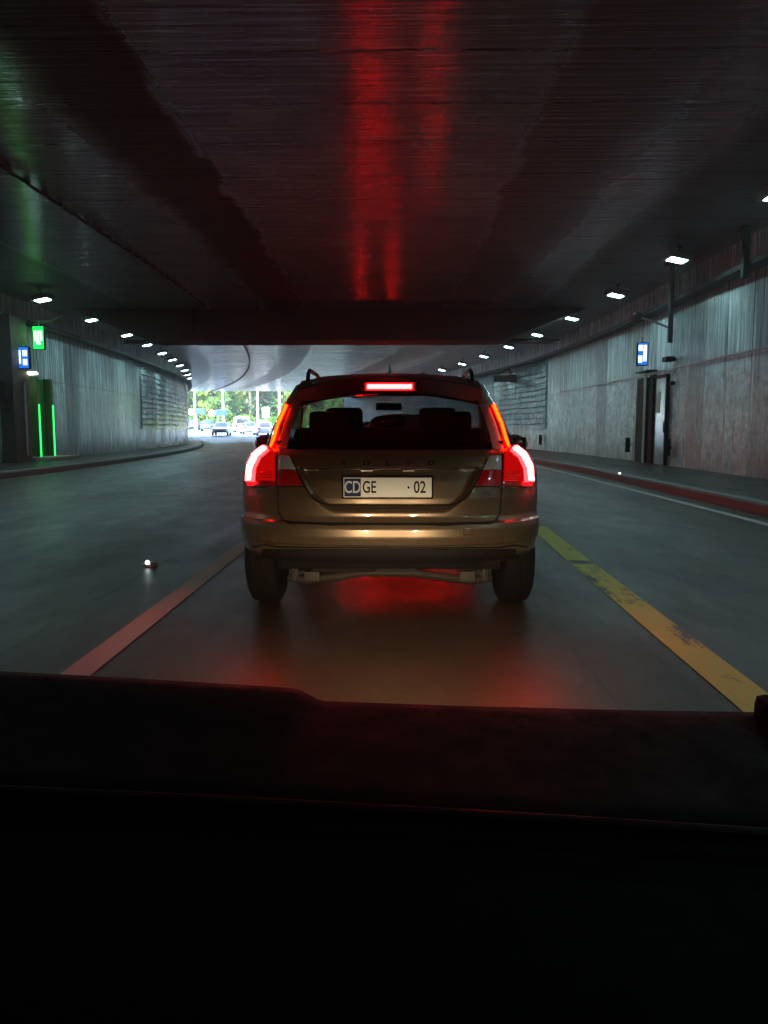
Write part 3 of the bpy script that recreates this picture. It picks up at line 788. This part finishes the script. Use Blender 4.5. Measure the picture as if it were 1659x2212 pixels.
M['brake'] = glow('brake_light_red', (1.0, .0016, .0018), 8.5)
M['core'] = glow('brake_light_white_hot_core', (1.0, .0100, .0108), 15)
M['brake_strip'] = glow('brake_strip_core', (1.0, .010, .0003), 2.6)
M['brake_soft'] = glow('brake_lens_lit', (1.0, .004, .004), .03)
for mir in (False, True):
    cl = patch('tail_light', [(182, 462), (110, 500), (82, 585), (92, 655)], [(236, 478), (240, 520), (240, 590), (240, 655)], M['red_lens'], EST, mir, 16, 10, .012, .006)
    patch('glowing_bar', [(190, 470), (140, 500), (112, 555), (106, 634)], [(210, 490), (174, 522), (150, 572), (145, 636)], M['brake'], cl, mir, 14, 5, .010, .006, .002, .020)
    patch('light_core', [(180, 480), (146, 504), (117, 558), (111, 630)], [(202, 490), (166, 520), (141, 570), (135, 628)], M['core'], cl, mir, 14, 3, .006, .003, .001, .036)
    patch('lit_lens', [(206, 496), (170, 525), (149, 572), (144, 632)], [(234, 496), (236, 525), (236, 572), (236, 632)], M['brake_soft'], cl, mir, 10, 4, .003, .001, .001, .019)
    for zy in range(590, 650, 14): line('lens_rib', [(168, zy), (236, zy)], .003, M['red_lens'], cl, mir, 8, .024)
    st = patch('pillar_light', [(283, 238), (240, 330), (214, 420), (204, 470)], [(312, 250), (274, 340), (246, 425), (232, 470)], M['red_lens'], EST, mir, 16, 4, .010, .004)
    patch('glowing_strip', [(294, 252), (254, 345), (230, 425), (218, 462)], [(303, 255), (262, 349), (238, 429), (225, 462)], M['brake_strip'], st, mir, 16, 3, .006, .002, .001, .015)
    patch('reversing_light', [(248, 506), (248, 575)], [(306, 506), (340, 575)], M['clear_lens'], EST, mir, 6, 5, .010, .004)
    patch('inner_tail_light', [(248, 578), (248, 652)], [(340, 578), (372, 652)], M['red_lens'], EST, mir, 6, 6, .010, .004)
    line('shut_line', [(243, 480), (245, 660), (252, 790), (275, 828), (330, 838), (520, 846), (806, 848)], .0045, M['black'], EST, mir, 60)
    line('recess_edge_shade', [(318, 520), (352, 600), (395, 680), (430, 722), (462, 742), (500, 750), (806, 751)], .0045, M['black'], EST, mir, 40)  # black line standing in for the shade along the recess edge
    line('bumper_gap', [(262, 826), (300, 842), (520, 849), (806, 850)], .0075, M['black'], EST, mir, 40)
    line('crease_trim', [(120, 662), (240, 658), (380, 658)], .004, M['chrome'], EST, mir, 30)
# plate recess trim strip, letters
line('chrome_strip', [(350, 573), (600, 574), (806, 574), (1010, 574), (1262, 573)], .006, M['chrome'], EST)
def text(s, size, loc, m, parent, name, rx=90, ext=.002, sx=1.0):
    cu = bpy.data.curves.new(name, 'FONT'); cu.body = s; cu.size = size; cu.extrude = ext; cu.align_x = 'CENTER'; cu.align_y = 'CENTER'; cu.offset = .0012
    o = bpy.data.objects.new(name + '_t', cu); COL.objects.link(o)
    dg = bpy.context.evaluated_depsgraph_get(); me = bpy.data.meshes.new_from_object(o.evaluated_get(dg))
    bpy.data.objects.remove(o, do_unlink=True)
    me.materials.clear(); me.materials.append(m)
    n = bpy.data.objects.new(name, me); COL.objects.link(n); n.parent = parent; n.location = loc
    n.rotation_euler = (R(rx), 0, 0); n.scale = (sx, 1, 1)
    return n
for ch, zx in zip('VOLVO', (584, 694, 802, 908, 1018)):
    p, nrm = hit(zx, 543, .006); text(ch, .036, p, M['chrome'], EST, 'letter', 90 - 12, .003, 1.25)
p, nrm = hit(1298, 694, .006); t_ = text('D4', .030, p, M['chrome'], EST, 'model_badge', 86, .003, 1.2); t_.rotation_euler.z = R(16)
# number plate
pc = hit(799, 661, .0)[0]; YP = pc.y - .030
PL = empty('number_plate', (pc.x, YP, pc.z)); PL.parent = EST
w_pl, h_pl = .505, .113
mb = MB(); mb.box((0, .012, 0), (w_pl + .022, .016, h_pl + .020), .006); mb.build('plate_frame', M['black'], PL, True)
mb = MB(); mb.box((0, 0, 0), (w_pl, .006, h_pl), .003); mb.build('plate_face', plain('plate_white', (.92, .90, .80), .5, var=.03, spec=.2), PL)
mb = MB(); mb.box((-w_pl / 2 + .052, -.0042, 0), (.095, .004, h_pl - .010), .001); mb.build('plate_badge', plain('plate_blue', (.02, .035, .10), .6, spec=.1), PL)
ink = plain('plate_ink', (.006, .006, .008), .6, spec=.1); white_ink = plain('plate_white_ink', (.5, .55, .62), .4)
text('CD', .096, (-w_pl / 2 + .052, -.007, -.001), white_ink, PL, 'plate_letters', 90, .001, .68)
text('GE', .096, (-w_pl / 2 + .148, -.0035, -.001), ink, PL, 'plate_letters', 90, .001, .68)
text('02', .096, (w_pl / 2 - .068, -.0035, -.001), ink, PL, 'plate_letters', 90, .001, .74)
mb = MB(); mb.lathe([(-.001, .007), (.001, .007)], (w_pl / 2 - .132, -.0035, .0), 'Y', 12); mb.build('plate_dot', ink, PL)
# plate lamps above the plate
for s in (-1, 1):
    mb = MB(); mb.box((pc.x + s * .12, YP + .02, pc.z + .095), (.07, .03, .012), .004); mb.build('plate_lamp', M['clear_lens'], EST)
# tow eye cover outline, valance, lower trim
for e in ([(1180, 873), (1232, 873)], [(1232, 873), (1230, 900)], [(1230, 900), (1183, 902)], [(1183, 902), (1180, 873)]):
    line('tow_cover_line', e, .002, M['black'], EST, n=6)
patch('lower_valance', [(170, 972), (172, 1048)], [(1442, 972), (1440, 1048)], M['plastic'], EST, rows=5, cols=80, off=.006, lift=.004)
for s in (False, True):
    line('bumper_edge', [(120, 960), (180, 950), (260, 962), (500, 965), (806, 966)], .005, M['black'], EST, s, 50)
    line('wheel_lip', [(240, 1010), (205, 985), (180, 990), (170, 1040)], .008, M['plastic'], EST, s, 14)
# spoiler with high brake light
rows = []
for t in range(13):
    a = -1 + 2 * t / 12; x = .575 * a; yy = 4.655 + .20 * abs(a) ** 2.6; zz = -.065 * abs(a) ** 2.2
    rows.append([Vector((x, 5.05, 1.490 - .04 * abs(a) ** 3)), Vector((x, yy + .05, 1.462 + zz)), Vector((x, yy + .012, 1.455 + zz)), Vector((x, yy, 1.444 + zz)), Vector((x, yy + .006, 1.362 + zz)), Vector((x, yy + .02, 1.350 + zz)),
                 Vector((x, yy + .16, 1.352 + zz))])
sp_ = MB().grid(rows).build('roof_spoiler', mk_paint('dark_bronze_spoiler', (.03, .022, .018)), EST, True)
mb = MB(); mb.box((0, 4.652, 1.392), (.30, .03, .052), .008); mb.box((0, 4.636, 1.3655), (.33, .06, .008), .002); hb = mb.build('high_brake_light', M['red_lens'], EST, True)
mb = MB(); mb.box((0, 4.634, 1.392), (.275, .016, .034), .007); mb.build('glowing_bar', M['brake'], hb, True)
mb = MB(); mb.box((0, 4.624, 1.392), (.262, .006, .020), .003); mb.build('light_core', M['core'], hb, True)
# roof rails, antenna
for s in (-1, 1):
    P = [(s * .53, 5.02, 1.45), (s * .53, 5.06, 1.50), (s * .53, 5.14, 1.525), (s * .54, 5.7, 1.535), (s * .54, 6.1, 1.51), (s * .54, 6.3, 1.42)]
    linez(P, .014, 'roof_rail', M['black'], EST)
mb = MB()
rows = [[Vector((w * .018 * (1 - t), 5.12 + .05 * t * 1.0 + (0 if e == 0 else .14 * (1 - t)), 1.500 + .075 * t)) for (w, e) in ((0, 0), (1, .5), (0, 1), (-1, .5))] for t in (0, .4, .8, .97)]
mb.grid(rows, True); mb.build('antenna_fin', M['black'], EST, True)
# mirrors
for s in (-1, 1):
    mb = MB(); mb.lathe([(-.10, .02), (-.08, .06), (.0, .085), (.06, .08), (.075, .05)], (0, 0, 0), 'Y', 20)
    for v in mb.bm.verts: v.co = Vector((v.co.x * 1.35 + s * 1.08, v.co.y + 6.75, v.co.z * .95 + 1.015))
    mo = mb.build('door_mirror', M['bronze'], EST, True)
    mb = MB(); mb.box((s * 1.08, 6.665, 1.015), (.17, .008, .11), .003); mb.build('mirror_glass', M['chrome'], mo)
    linez([(s * .84, 6.8, .97), (s * 1.0, 6.76, .99)], .025, 'mirror_arm', M['black'], mo)
# wheels, underbody
for x in (-.812, .812):
    for y in (5.08, 7.86): wheel(EST, x, y)
mb = MB(); mb.box((0, 6.6, .36), (1.35, 4.1, .12), .03); mb.build('floor_pan', M['rubber'], EST)
mb = MB(); mb.tube([(-.66, 4.98, .17), (-.52, 4.92, .165), (-.15, 4.86, .225), (.15, 4.86, .225), (.52, 4.92, .165), (.66, 4.98, .17)], [.03, .036, .03, .03, .036, .03], 10, flat=.8)
mb.tube([(-.70, 4.95, .26), (-.3, 4.9, .275), (.3, 4.9, .275), (.70, 4.95, .26)], .022, 8)
mb.box((-.50, 4.89, .20), (.10, .06, .07), .01); mb.box((.50, 4.89, .20), (.10, .06, .07), .01)
mb.box((0, 4.9, .25), (.34, .1, .06), .01)
for s in (-1, 1):
    mb.tube([(s * .3, 4.88, .28), (s * .62, 4.95, .20)], .014, 6); mb.tube([(s * .62, 4.95, .16), (s * .62, 4.95, .32)], .03, 8)
mb.build('rear_suspension', M['under'], EST, True)
mb = MB(); mb.tube([(-.50, 4.62, .30), (-.50, 4.9, .30), (-.40, 5.2, .30)], .03, 12, cap=False); mb.lathe([(-.22, .06), (-.2, .10), (.2, .10), (.22, .06)], (-.30, 4.85, .33), 'X', 16)
mb.build('exhaust', M['under'], EST, True)
# seats inside
def seat(x, y, name):
    s = bpy.data.objects.new(name, None); COL.objects.link(s); s.parent = EST; s.location = (x, y, 0)
    mb = MB(); mb.box((0, 0, .82), (.48, .14, .62), .06, rx=R(8)); mb.build('backrest', M['seat'], s, True)
    mb = MB(); mb.box((0, -.02, 1.215), (.30, .10, .20), .045); mb.tube([(-.06, -.01, 1.10), (-.06, -.01, 1.18)], .008, 6); mb.tube([(.06, -.01, 1.10), (.06, -.01, 1.18)], .008, 6); mb.build('headrest', M['seat'], s, True)
seat(-.38, 6.35, 'front_seat'); seat(.38, 6.35, 'front_seat')
mb = MB(); mb.box((0, 5.45, .86), (1.36, .16, .58), .06); mb.build('rear_bench', M['seat'], EST, True)
for x in (-.42, 0, .42):
    mb = MB(); mb.box((x, 5.45, 1.19), (.30 if x else .22, .10, .15 if x else .08), .035); mb.build('headrest', M['seat'], EST, True)
mb = MB(); mb.box((0, 5.0, 1.06), (1.38, .66, .02), .005); mb.build('load_cover', M['seat'], EST)
mb = MB(); mb.box((0, 7.05, .95), (1.3, .5, .10), .04); mb.build('dashboard', M['seat'], EST, True)
mb = MB(); mb.box((-.02, 6.62, 1.33), (.22, .03, .06), .015); mb.build('rear_view_mirror', M['black'], EST, True)

# ------------------------------------------------------------------ other cars
def make_car(paint, L=4.4, W=.9, H=1.48, van=False, detail=False, facing=1, glassm=None, lit=False):
    root = empty('car')
    hb = H - .50
    if van:
        T = [(.30, W * .96, .06, .25, 4, L - .05, .5), (.6, W, 0, .25, 4, L, .6), (.95, W, .02, .25, 4, L - .15, .6), (1.05, W * .99, .03, .25, 4, L - .6, .5), (1.15, W * .98, .04, .25, 4, L - .95, .4),
             (H - .25, W * .93, .10, .25, 4, L - 1.45, .4), (H - .08, W * .85, .2, .3, 3, L - 1.8, .4), (H, W * .6, .5, .3, 3, L - 2.2, .4)]
        g0, g1 = 1.15, H - .25
    else:
        T = [(.30, W * .96, .10, .45, 2.8, L - .08, .6), (.5, W, 0, .5, 2.8, L, .7), (.72, W, .06, .5, 2.7, L - .12, .7), (.86, W * .98, .10, .5, 2.7, L - .7, .7), (.95, W * .92, .16, .45, 2.7, L - 1.15, .5),
             (H - .13, W * .74, .62, .4, 3, L - 1.95, .4), (H - .05, W * .64, .78, .4, 3, L - 2.15, .4), (H, W * .35, 1.1, .3, 2.4, L - 2.6, .3)]
        g0, g1 = .96, H - .14
    zs = sorted(set([t[0] for t in T] + [lerp(T[0][0], T[-1][0], k / 16) for k in range(17)] + [g0, g1]))
    nr, ns, nf = 12, 12, 12
    rg = car_rings(T, zs, nr, ns, nf); mc = len(rg[0])
    B = {'body': MB(), 'window': MB()}; cache = {}
    for i in range(len(zs) - 1):
        zz = (zs[i] + zs[i + 1]) / 2
        for k in range(mc):
            kk = min(k, mc - 1 - k); g = g0 < zz < g1 and (kk < 6 or (9 < kk < nr + ns - 1 and kk != nr + 5) or kk >= nr + ns + 4)
            key = 'window' if g else 'body'
            vs = []
            for a, c in ((i, k), (i, (k + 1) % mc), (i + 1, (k + 1) % mc), (i + 1, k)):
                kq = (key, a, c)
                if kq not in cache: cache[kq] = B[key].bm.verts.new(rg[a][c])
                vs.append(cache[kq])
            B[key].bm.faces.new(vs)
    B['body'].bm.faces.new([cache[('body', len(zs) - 1, k)] for k in range(mc)])
    B['body'].build('body', paint, root, True); B['window'].build('window', M['far_glass'], root, True)
    for x in (-W + .12, W - .12):
        for y in (.85, L - .85): wheel(root, x, y, .32, .2, 20)
    for s in (-1, 1):
        mb = MB(); mb.box((s * (W - .2), .115 if not van else .01, .84), (.26, .12, .14 if not van else .4), .03); mb.build('tail_light', M['brake_soft'] if lit else M['red_lens'], root, True)
        if lit:
            mb = MB(); mb.box((s * (W - .27), .03, .86), (.34, .03, .08), .01); mb.build('glowing_bar', M['brake_far'], root)
        mb = MB(); mb.box((s * (W - .24), L - .17, .66), (.32, .12, .13), .03); mb.build('headlight', M['clear_lens'], root, True)
        mb = MB(); mb.box((s * (W + .07), L * .60, 1.0), (.16, .10, .12), .03); mb.build('door_mirror', paint, root, True)
    if lit:
        pass
    mb = MB(); mb.box((0, .02 if not van else -.012, .72), (.5, .02, .11), .004); mb.build('number_plate', M['far_plate'], root)
    mb = MB(); mb.box((0, L - .02, .47), (.9, .06, .16), .02); mb.build('grille', M['black'], root)
    return root
M['far_glass'] = plain('dark_car_glass', (.02, .03, .035), .06, coat=1.0)
M['far_plate'] = plain('pale_plate', (.6, .6, .55), .5)
M['brake_far'] = glow('brake_light_far', (1.0, .0020, .0020), 21)
pt = {'navy': mk_paint('navy_paint', (.01, .03, .09), .4), 'white': mk_paint('white_paint_car', (.75, .76, .78), 0, .3), 'teal': mk_paint('teal_blue_paint', (.02, .07, .12), .4),
      'silver': mk_paint('silver_paint', (.16, .17, .18), .6), 'black': mk_paint('black_paint', (.02, .02, .022), .2), 'grey': mk_paint('grey_paint', (.12, .12, .13), .5)}
def put(o, px, Y, rz, label, group='cars waiting in the daylight at the exit', cat='car'):
    x = (px - 852) / F_PX * Y
    o.location = (x, Y, ground(Y)); o.rotation_euler = (0, 0, rz); tag(o, label, cat, group)
H0 = .30
put(make_car(pt['navy'], 4.5, .92, 1.62), 419, 112, R(14), 'dark blue car at the left end of the queue outside, next to the wall')
put(make_car(pt['teal'], 4.3, .9, 1.58), 449, 104, R(12), 'blue estate outside, second from the left wall')
o = make_car(pt['silver'], 4.4, .92, 1.50); put(o, 482, 82.6, R(186), 'dark fronted oncoming car outside, third from the left wall')
o.location = ((482 - 852) / F_PX * 87, 87.6, ground(87)); 
put(make_car(pt['white'], 5.2, .98, 2.05, van=True), 525, 99, R(16), 'tall white van in the queue outside the exit', cat='van')
put(make_car(pt['silver'], 4.3, .88, 1.50), 543, 90, R(18), 'silver car outside between the white van and the white car')
put(make_car(pt['white'], 4.5, .92, 1.62), 575, 85.5, R(18), 'white car outside with a dark rear window, nearest to the bronze estate car')
put(make_car(pt['white'], 4.3, .88, 1.45), 503, 122, R(14), 'small white car far back in the queue outside, half hidden')
# two cars further on in our own lane; their brake lights mirror in the ceiling
o = make_car(pt['grey'], 4.4, .92, 1.46, lit=True); o.location = (.17, 15.6, 0); tag(o, 'grey car with lit brake lights hidden in front of the bronze estate', 'car', 'cars queueing in our lane')
o = make_car(pt['black'], 4.4, .90, 1.46, lit=True); o.location = (-.72, 31.5, 0); o.rotation_euler = (0, 0, R(6)); tag(o, 'black car with lit brake lights, two ahead of the bronze estate', 'car', 'cars queueing in our lane')

# ------------------------------------------------------------------ outside: trees, posts, signs
def mat_leaf(name, c1, c2):
    m, nt, b, out = nodes(name)
    oi = nt.nodes.new('ShaderNodeTexCoord'); n1 = NOISE(nt, oi.outputs['Object'], .55, detail=3); n2 = NOISE(nt, oi.outputs['Object'], 6, detail=2)
    nt.links.new(MIX(nt, MAPR(nt, MATH(nt, 'ADD', MATH(nt, 'MULTIPLY', n1, .6), MATH(nt, 'MULTIPLY', n2, .4)), .35, .65), c1, c2), b.inputs['Base Color'])
    b.inputs['Roughness'].default_value = .55
    tr = nt.nodes.new('ShaderNodeBsdfTranslucent'); tr.inputs[0].default_value = (c2[0] * 1.6, c2[1] * 1.6, c2[2] * .9, 1)
    mx = nt.nodes.new('ShaderNodeMixShader'); mx.inputs[0].default_value = .35
    nt.links.new(b.outputs[0], mx.inputs[1]); nt.links.new(tr.outputs[0], mx.inputs[2]); nt.links.new(mx.outputs[0], out.inputs[0])
    return m
leafm = [mat_leaf('leaf_yellow_green', (.07, .13, .015), (.17, .27, .03)), mat_leaf('leaf_green', (.035, .10, .02), (.09, .20, .03)), mat_leaf('leaf_dark_green', (.02, .05, .03), (.045, .10, .05))]
barkm = plain('bark', (.10, .075, .05), .9, bump=.6)
def make_tree(seed, h, m):
    rnd = random.Random(seed); root = empty('broadleaf_tree')
    mb = MB(); mb.tube([(0, 0, 0), (.1, 0, h * .25), (-.05, .1, h * .5), (.05, 0, h * .8)], [.28, .22, .15, .05], 8)
    cl = []
    for k in range(22):
        a = rnd.uniform(0, 6.28); zz = rnd.uniform(.10, .95); rr = (1 - abs(zz - .45) ** 1.6 * 1.9) * h * .33 * rnd.uniform(.5, 1)
        c = Vector((math.cos(a) * rr, math.sin(a) * rr, zz * h)); cl.append((c, h * rnd.uniform(.08, .15)))
        if k < 9: mb.tube([(0, 0, max(.6, c.z - h * .18)), c * .6 + Vector((0, 0, c.z * .36)), c], [.09, .05, .02], 5)
    mb.build('trunk', barkm, root)
    co, fs = [], []
    for c, r in cl:
        for q in range(150):
            d = Vector((rnd.gauss(0, 1), rnd.gauss(0, 1), rnd.gauss(0, 1))).normalized() * r * rnd.uniform(.45, 1.15)
            p = c + d; n = Vector((rnd.gauss(0, 1), rnd.gauss(0, 1), rnd.gauss(0, 1) + .4)).normalized()
            u = n.orthogonal().normalized(); v = n.cross(u); s = rnd.uniform(.14, .34)
            i = len(co); co += [p - u * s, p - v * s * .55, p + u * s, p + v * s * .55]; fs.append((i, i + 1, i + 2, i + 3))
    me = bpy.data.meshes.new('crown'); me.from_pydata(co, [], fs); me.materials.append(m)
    o = bpy.data.objects.new('crown', me); COL.objects.link(o); o.parent = root
    return root
protos = [make_tree(1, 11, leafm[0]), make_tree(2, 12, leafm[1]), make_tree(3, 10, leafm[1]), make_tree(4, 13, leafm[2]), make_tree(5, 9, leafm[0])]
desc = {0: 'yellow green broad tree', 1: 'tall green tree', 2: 'green rounded tree', 3: 'dark green tall tree', 4: 'low yellow green tree'}
used = set(); rnd = random.Random(11)
seq = [3, 0, 4, 1, 0, 2, 3, 1, 4, 0, 1, 2, 3, 0, 2]
for row, (Y, x0, dx, n) in enumerate(((124, -44, 3.6, 15), (133, -46, 3.9, 15), (146, -52, 4.6, 15))):
    for i in range(n):
        kx = seq[(i + row * 4) % 15]
        if kx in used: o = copy_tree(protos[kx])
        else: o = protos[kx]; used.add(kx)
        o.location = (x0 + dx * i + rnd.uniform(-.8, .8), Y + rnd.uniform(-2.5, 2.5), ground(Y) - .1)
        o.rotation_euler = (0, 0, rnd.uniform(0, 6.28)); s = rnd.uniform(.85, 1.15) * (1, 1.15, 1.35)[row]; o.scale = (s, s, s)
        nth = ['first', 'second', 'third', 'fourth', 'fifth', 'sixth', 'seventh', 'eighth', 'ninth', 'tenth', 'eleventh', 'twelfth', 'thirteenth', 'fourteenth', 'fifteenth'][i]
        tag(o, '%s outside, %s from left in the %s row' % (desc[kx], nth, ('front', 'middle', 'back')[row]), 'tree', 'trees outside the tunnel exit')
# low shrubs
co, fs = [], []
rnd = random.Random(3)
for k in range(26000):
    x = rnd.uniform(-55, 12); y = 119 + rnd.uniform(-1.3, 1.3); zt = 1.6 + .8 * math.sin(x * .9) * math.sin(x * .37 + 1)
    z = ground(119) + rnd.uniform(0, max(.4, zt)); s = rnd.uniform(.10, .22)
    n = Vector((rnd.gauss(0, 1), rnd.gauss(0, 1), rnd.gauss(0, 1))).normalized(); u = n.orthogonal().normalized(); v = n.cross(u); p = Vector((x, y, z))
    i = len(co); co += [p - u * s, p - v * s * .6, p + u * s, p + v * s * .6]; fs.append((i, i + 1, i + 2, i + 3))
me = bpy.data.meshes.new('shrubs'); me.from_pydata(co, [], fs); me.materials.append(leafm[1])
o = bpy.data.objects.new('shrubs', me); COL.objects.link(o); tag(o, 'low green shrubs along the foot of the trees', 'shrubs', kind='stuff')
M['white_metal'] = plain('white_post_metal', (.72, .74, .76), .45, var=.05)
M['blue_sign'] = plain('blue_sign_panel', (.004, .035, .30), .4, var=.05)
for k, (px, Y, lab) in enumerate(((423, 108, 'white lamp post outside, first from the left wall'), (484, 108, 'white lamp post outside, second from the left wall'),
                                (558.5, 108, 'white lamp post outside, third from the left wall'), (605, 96, 'white lamp post outside, beside the roof of the bronze estate'))):
    root = empty('lamp_post', ((px - 852) / F_PX * Y, Y, ground(Y)), 0, lab, 'lamp post', 'white lamp posts outside the exit')
    mb = MB(); mb.tube([(0, 0, 0), (0, 0, 1), (0, 0, 8.5)], [.15, .14, .10], 10); mb.build('pole', M['white_metal'], root, True)
    mb = MB(); mb.tube([(0, 0, 8.4), (.5, 0, 8.8), (1.3, 0, 8.9)], .05, 8); mb.build('arm', M['white_metal'], root, True)
    mb = MB(); mb.box((1.6, 0, 8.9), (.7, .25, .10), .03); mb.build('lamp_head', M['steel'], root)
def road_sign(px, py, Y, kind, lab):
    p = at_y(px, py, Y); g = ground(Y)
    root = empty('road_sign', (p.x, Y, g), 0, lab, 'road sign')
    mb = MB(); mb.tube([(0, .06, 0), (0, .06, p.z - g + .3)], .045, 8); mb.build('post', M['white_metal'], root, True)
    h = p.z - g
    if kind == 'pair':
        mb = MB(); mb.box((.45, 0, h + .1), (1.5, .06, .75), .02); mb.build('sign_panel', M['blue_sign'], root)
        mb = MB(); mb.lathe([(-.03, .42), (.03, .42)], (-.75, 0, h), 'Y', 24); mb.build('round_sign', M['white_metal'], root)
        mb = MB(); mb.tube([(-.75, .07, h), (1.2, .07, h)], .035, 6); mb.build('crossbar', M['steel'], root)
    else:
        mb = MB(); mb.box((0, 0, h), (.85, .06, 1.25), .03); mb.build('sign_panel', M['white_metal'], root)
road_sign(424, 890, 106, 'pair', 'blue road sign with a white round sign, next to the left wall outside')
road_sign(470, 893, 100, 'pair', 'blue road sign with a white round sign, above the oncoming car')
road_sign(574, 891, 94, 'single', 'white rectangular sign on a post above the white car')

# ------------------------------------------------------------------ our own car: dashboard and headlights
root = empty('dashboard', (0, .6, .7), 0, 'black dashboard of the car the picture is taken from', 'dashboard')
YD = .78
edge = [(-500, 1440), (0, 1452), (300, 1468), (590, 1486), (640, 1490), (690, 1517), (1000, 1528), (1400, 1538), (1900, 1545), (2200, 1550)]
def edge_y(px): return interp(edge, px)
rows = []
for k in range(161):
    px = lerp(-500, 2200, k / 160); top = at_y(px, edge_y(px), YD); x = top.x
    smooth_z = at_y(px, lerp(1448, 1545, (px + 500) / 2700), YD).z
    seam = interp([(-500, 1665), (0, 1680), (600, 1700), (1100, 1737), (1659, 1792), (2200, 1850)], px)
    zt = top.z
    Ys = .565 - .03 * (seam - 1680) / 110
    base = Vector((x, 0, 0)); r_ = []
    for (y, dz) in ((YD + .30, -.20), (YD + .06, -.03), (YD + .015, -.004), (YD - .01, -.001), (YD - .06, -.004), (Ys + .035, -.012), (Ys + .012, -.012), (Ys + .004, -.018), (Ys - .004, -.026), (Ys - .05, -.032), (.44, -.045), (.36, -.07), (.28, -.14), (.24, -.30), (.23, -.6)):
        r_.append(Vector((x, y - .6, lerp(smooth_z, zt, sstep(YD - .11, YD - .02, y)) + dz - .7)))
    rows.append(r_)
MB().grid(rows).build('dash_top', M['dash'], root, True)
P = []
for k in range(61):
    px = lerp(-400, 2100, k / 60); v = at_y(px, edge_y(px), YD); seam = interp([(-500, 1665), (0, 1680), (600, 1700), (1100, 1737), (1659, 1792), (2200, 1850)], px)
    P.append((v.x, .565 - .03 * (seam - 1680) / 110 - .6, at_y(px, lerp(1448, 1545, (px + 500) / 2700), YD).z - .012 - .7))
mb = MB(); mb.tube(P, .0035, 8); mb.build('seam_glint_strip', plain('seam_glint_gloss', (.02, .006, .006), .4), root, True)  # strip added along the seam to catch a red glint
mb = MB(); e = at_y(1690, 1512, YD - .02); mb.box((e.x + .03, e.y - .6, e.z - .7 - .022), (.10, .05, .045), .012); mb.build('pillar_trim', M['dash'], root, True)
def spot(x, e):
    l = bpy.data.lights.new('headlight_beam', 'SPOT'); l.energy = e; l.spot_size = R(56); l.spot_blend = 1.0; l.shadow_soft_size = .035; l.color = (1.0, .78, .50)
    o = bpy.data.objects.new('headlight_beam', l); COL.objects.link(o); o.location = (x, 1.55, .66)
    o.rotation_euler = (R(90 - 19), 0, 0)
for x in (-.40, .36): spot(x, 18)
# daylight portal helps the renderer find the exit
pl = bpy.data.lights.new('exit_portal', 'AREA'); pl.shape = 'RECTANGLE'; pl.size = 20; pl.size_y = 6
po = bpy.data.objects.new('exit_portal', pl); COL.objects.link(po)
po.location = (-.85 + bend(82), 82.2, 3.0); po.rotation_euler = (R(-90), 0, 0)
pl.cycles.is_portal = True

# ------------------------------------------------------------------ thin haze added for the glow round the lights and the red veil
HAZE = .0022
if HAZE:
    m = bpy.data.materials.new('glow_haze'); m.use_nodes = True; nt = m.node_tree; nt.nodes.clear()
    out = nt.nodes.new('ShaderNodeOutputMaterial'); pv = nt.nodes.new('ShaderNodeVolumePrincipled')
    pv.inputs['Color'].default_value = (.9, .9, .92, 1); pv.inputs['Density'].default_value = HAZE; pv.inputs['Anisotropy'].default_value = .72
    nt.links.new(pv.outputs[0], out.inputs['Volume'])
    mb = MB(); mb.box((-20, 55, 8), (150, 230, 20)); h = mb.build('haze', m); h['kind'] = 'stuff'; h['label'] = 'thin grey haze added for the glow round the lights and the veil'
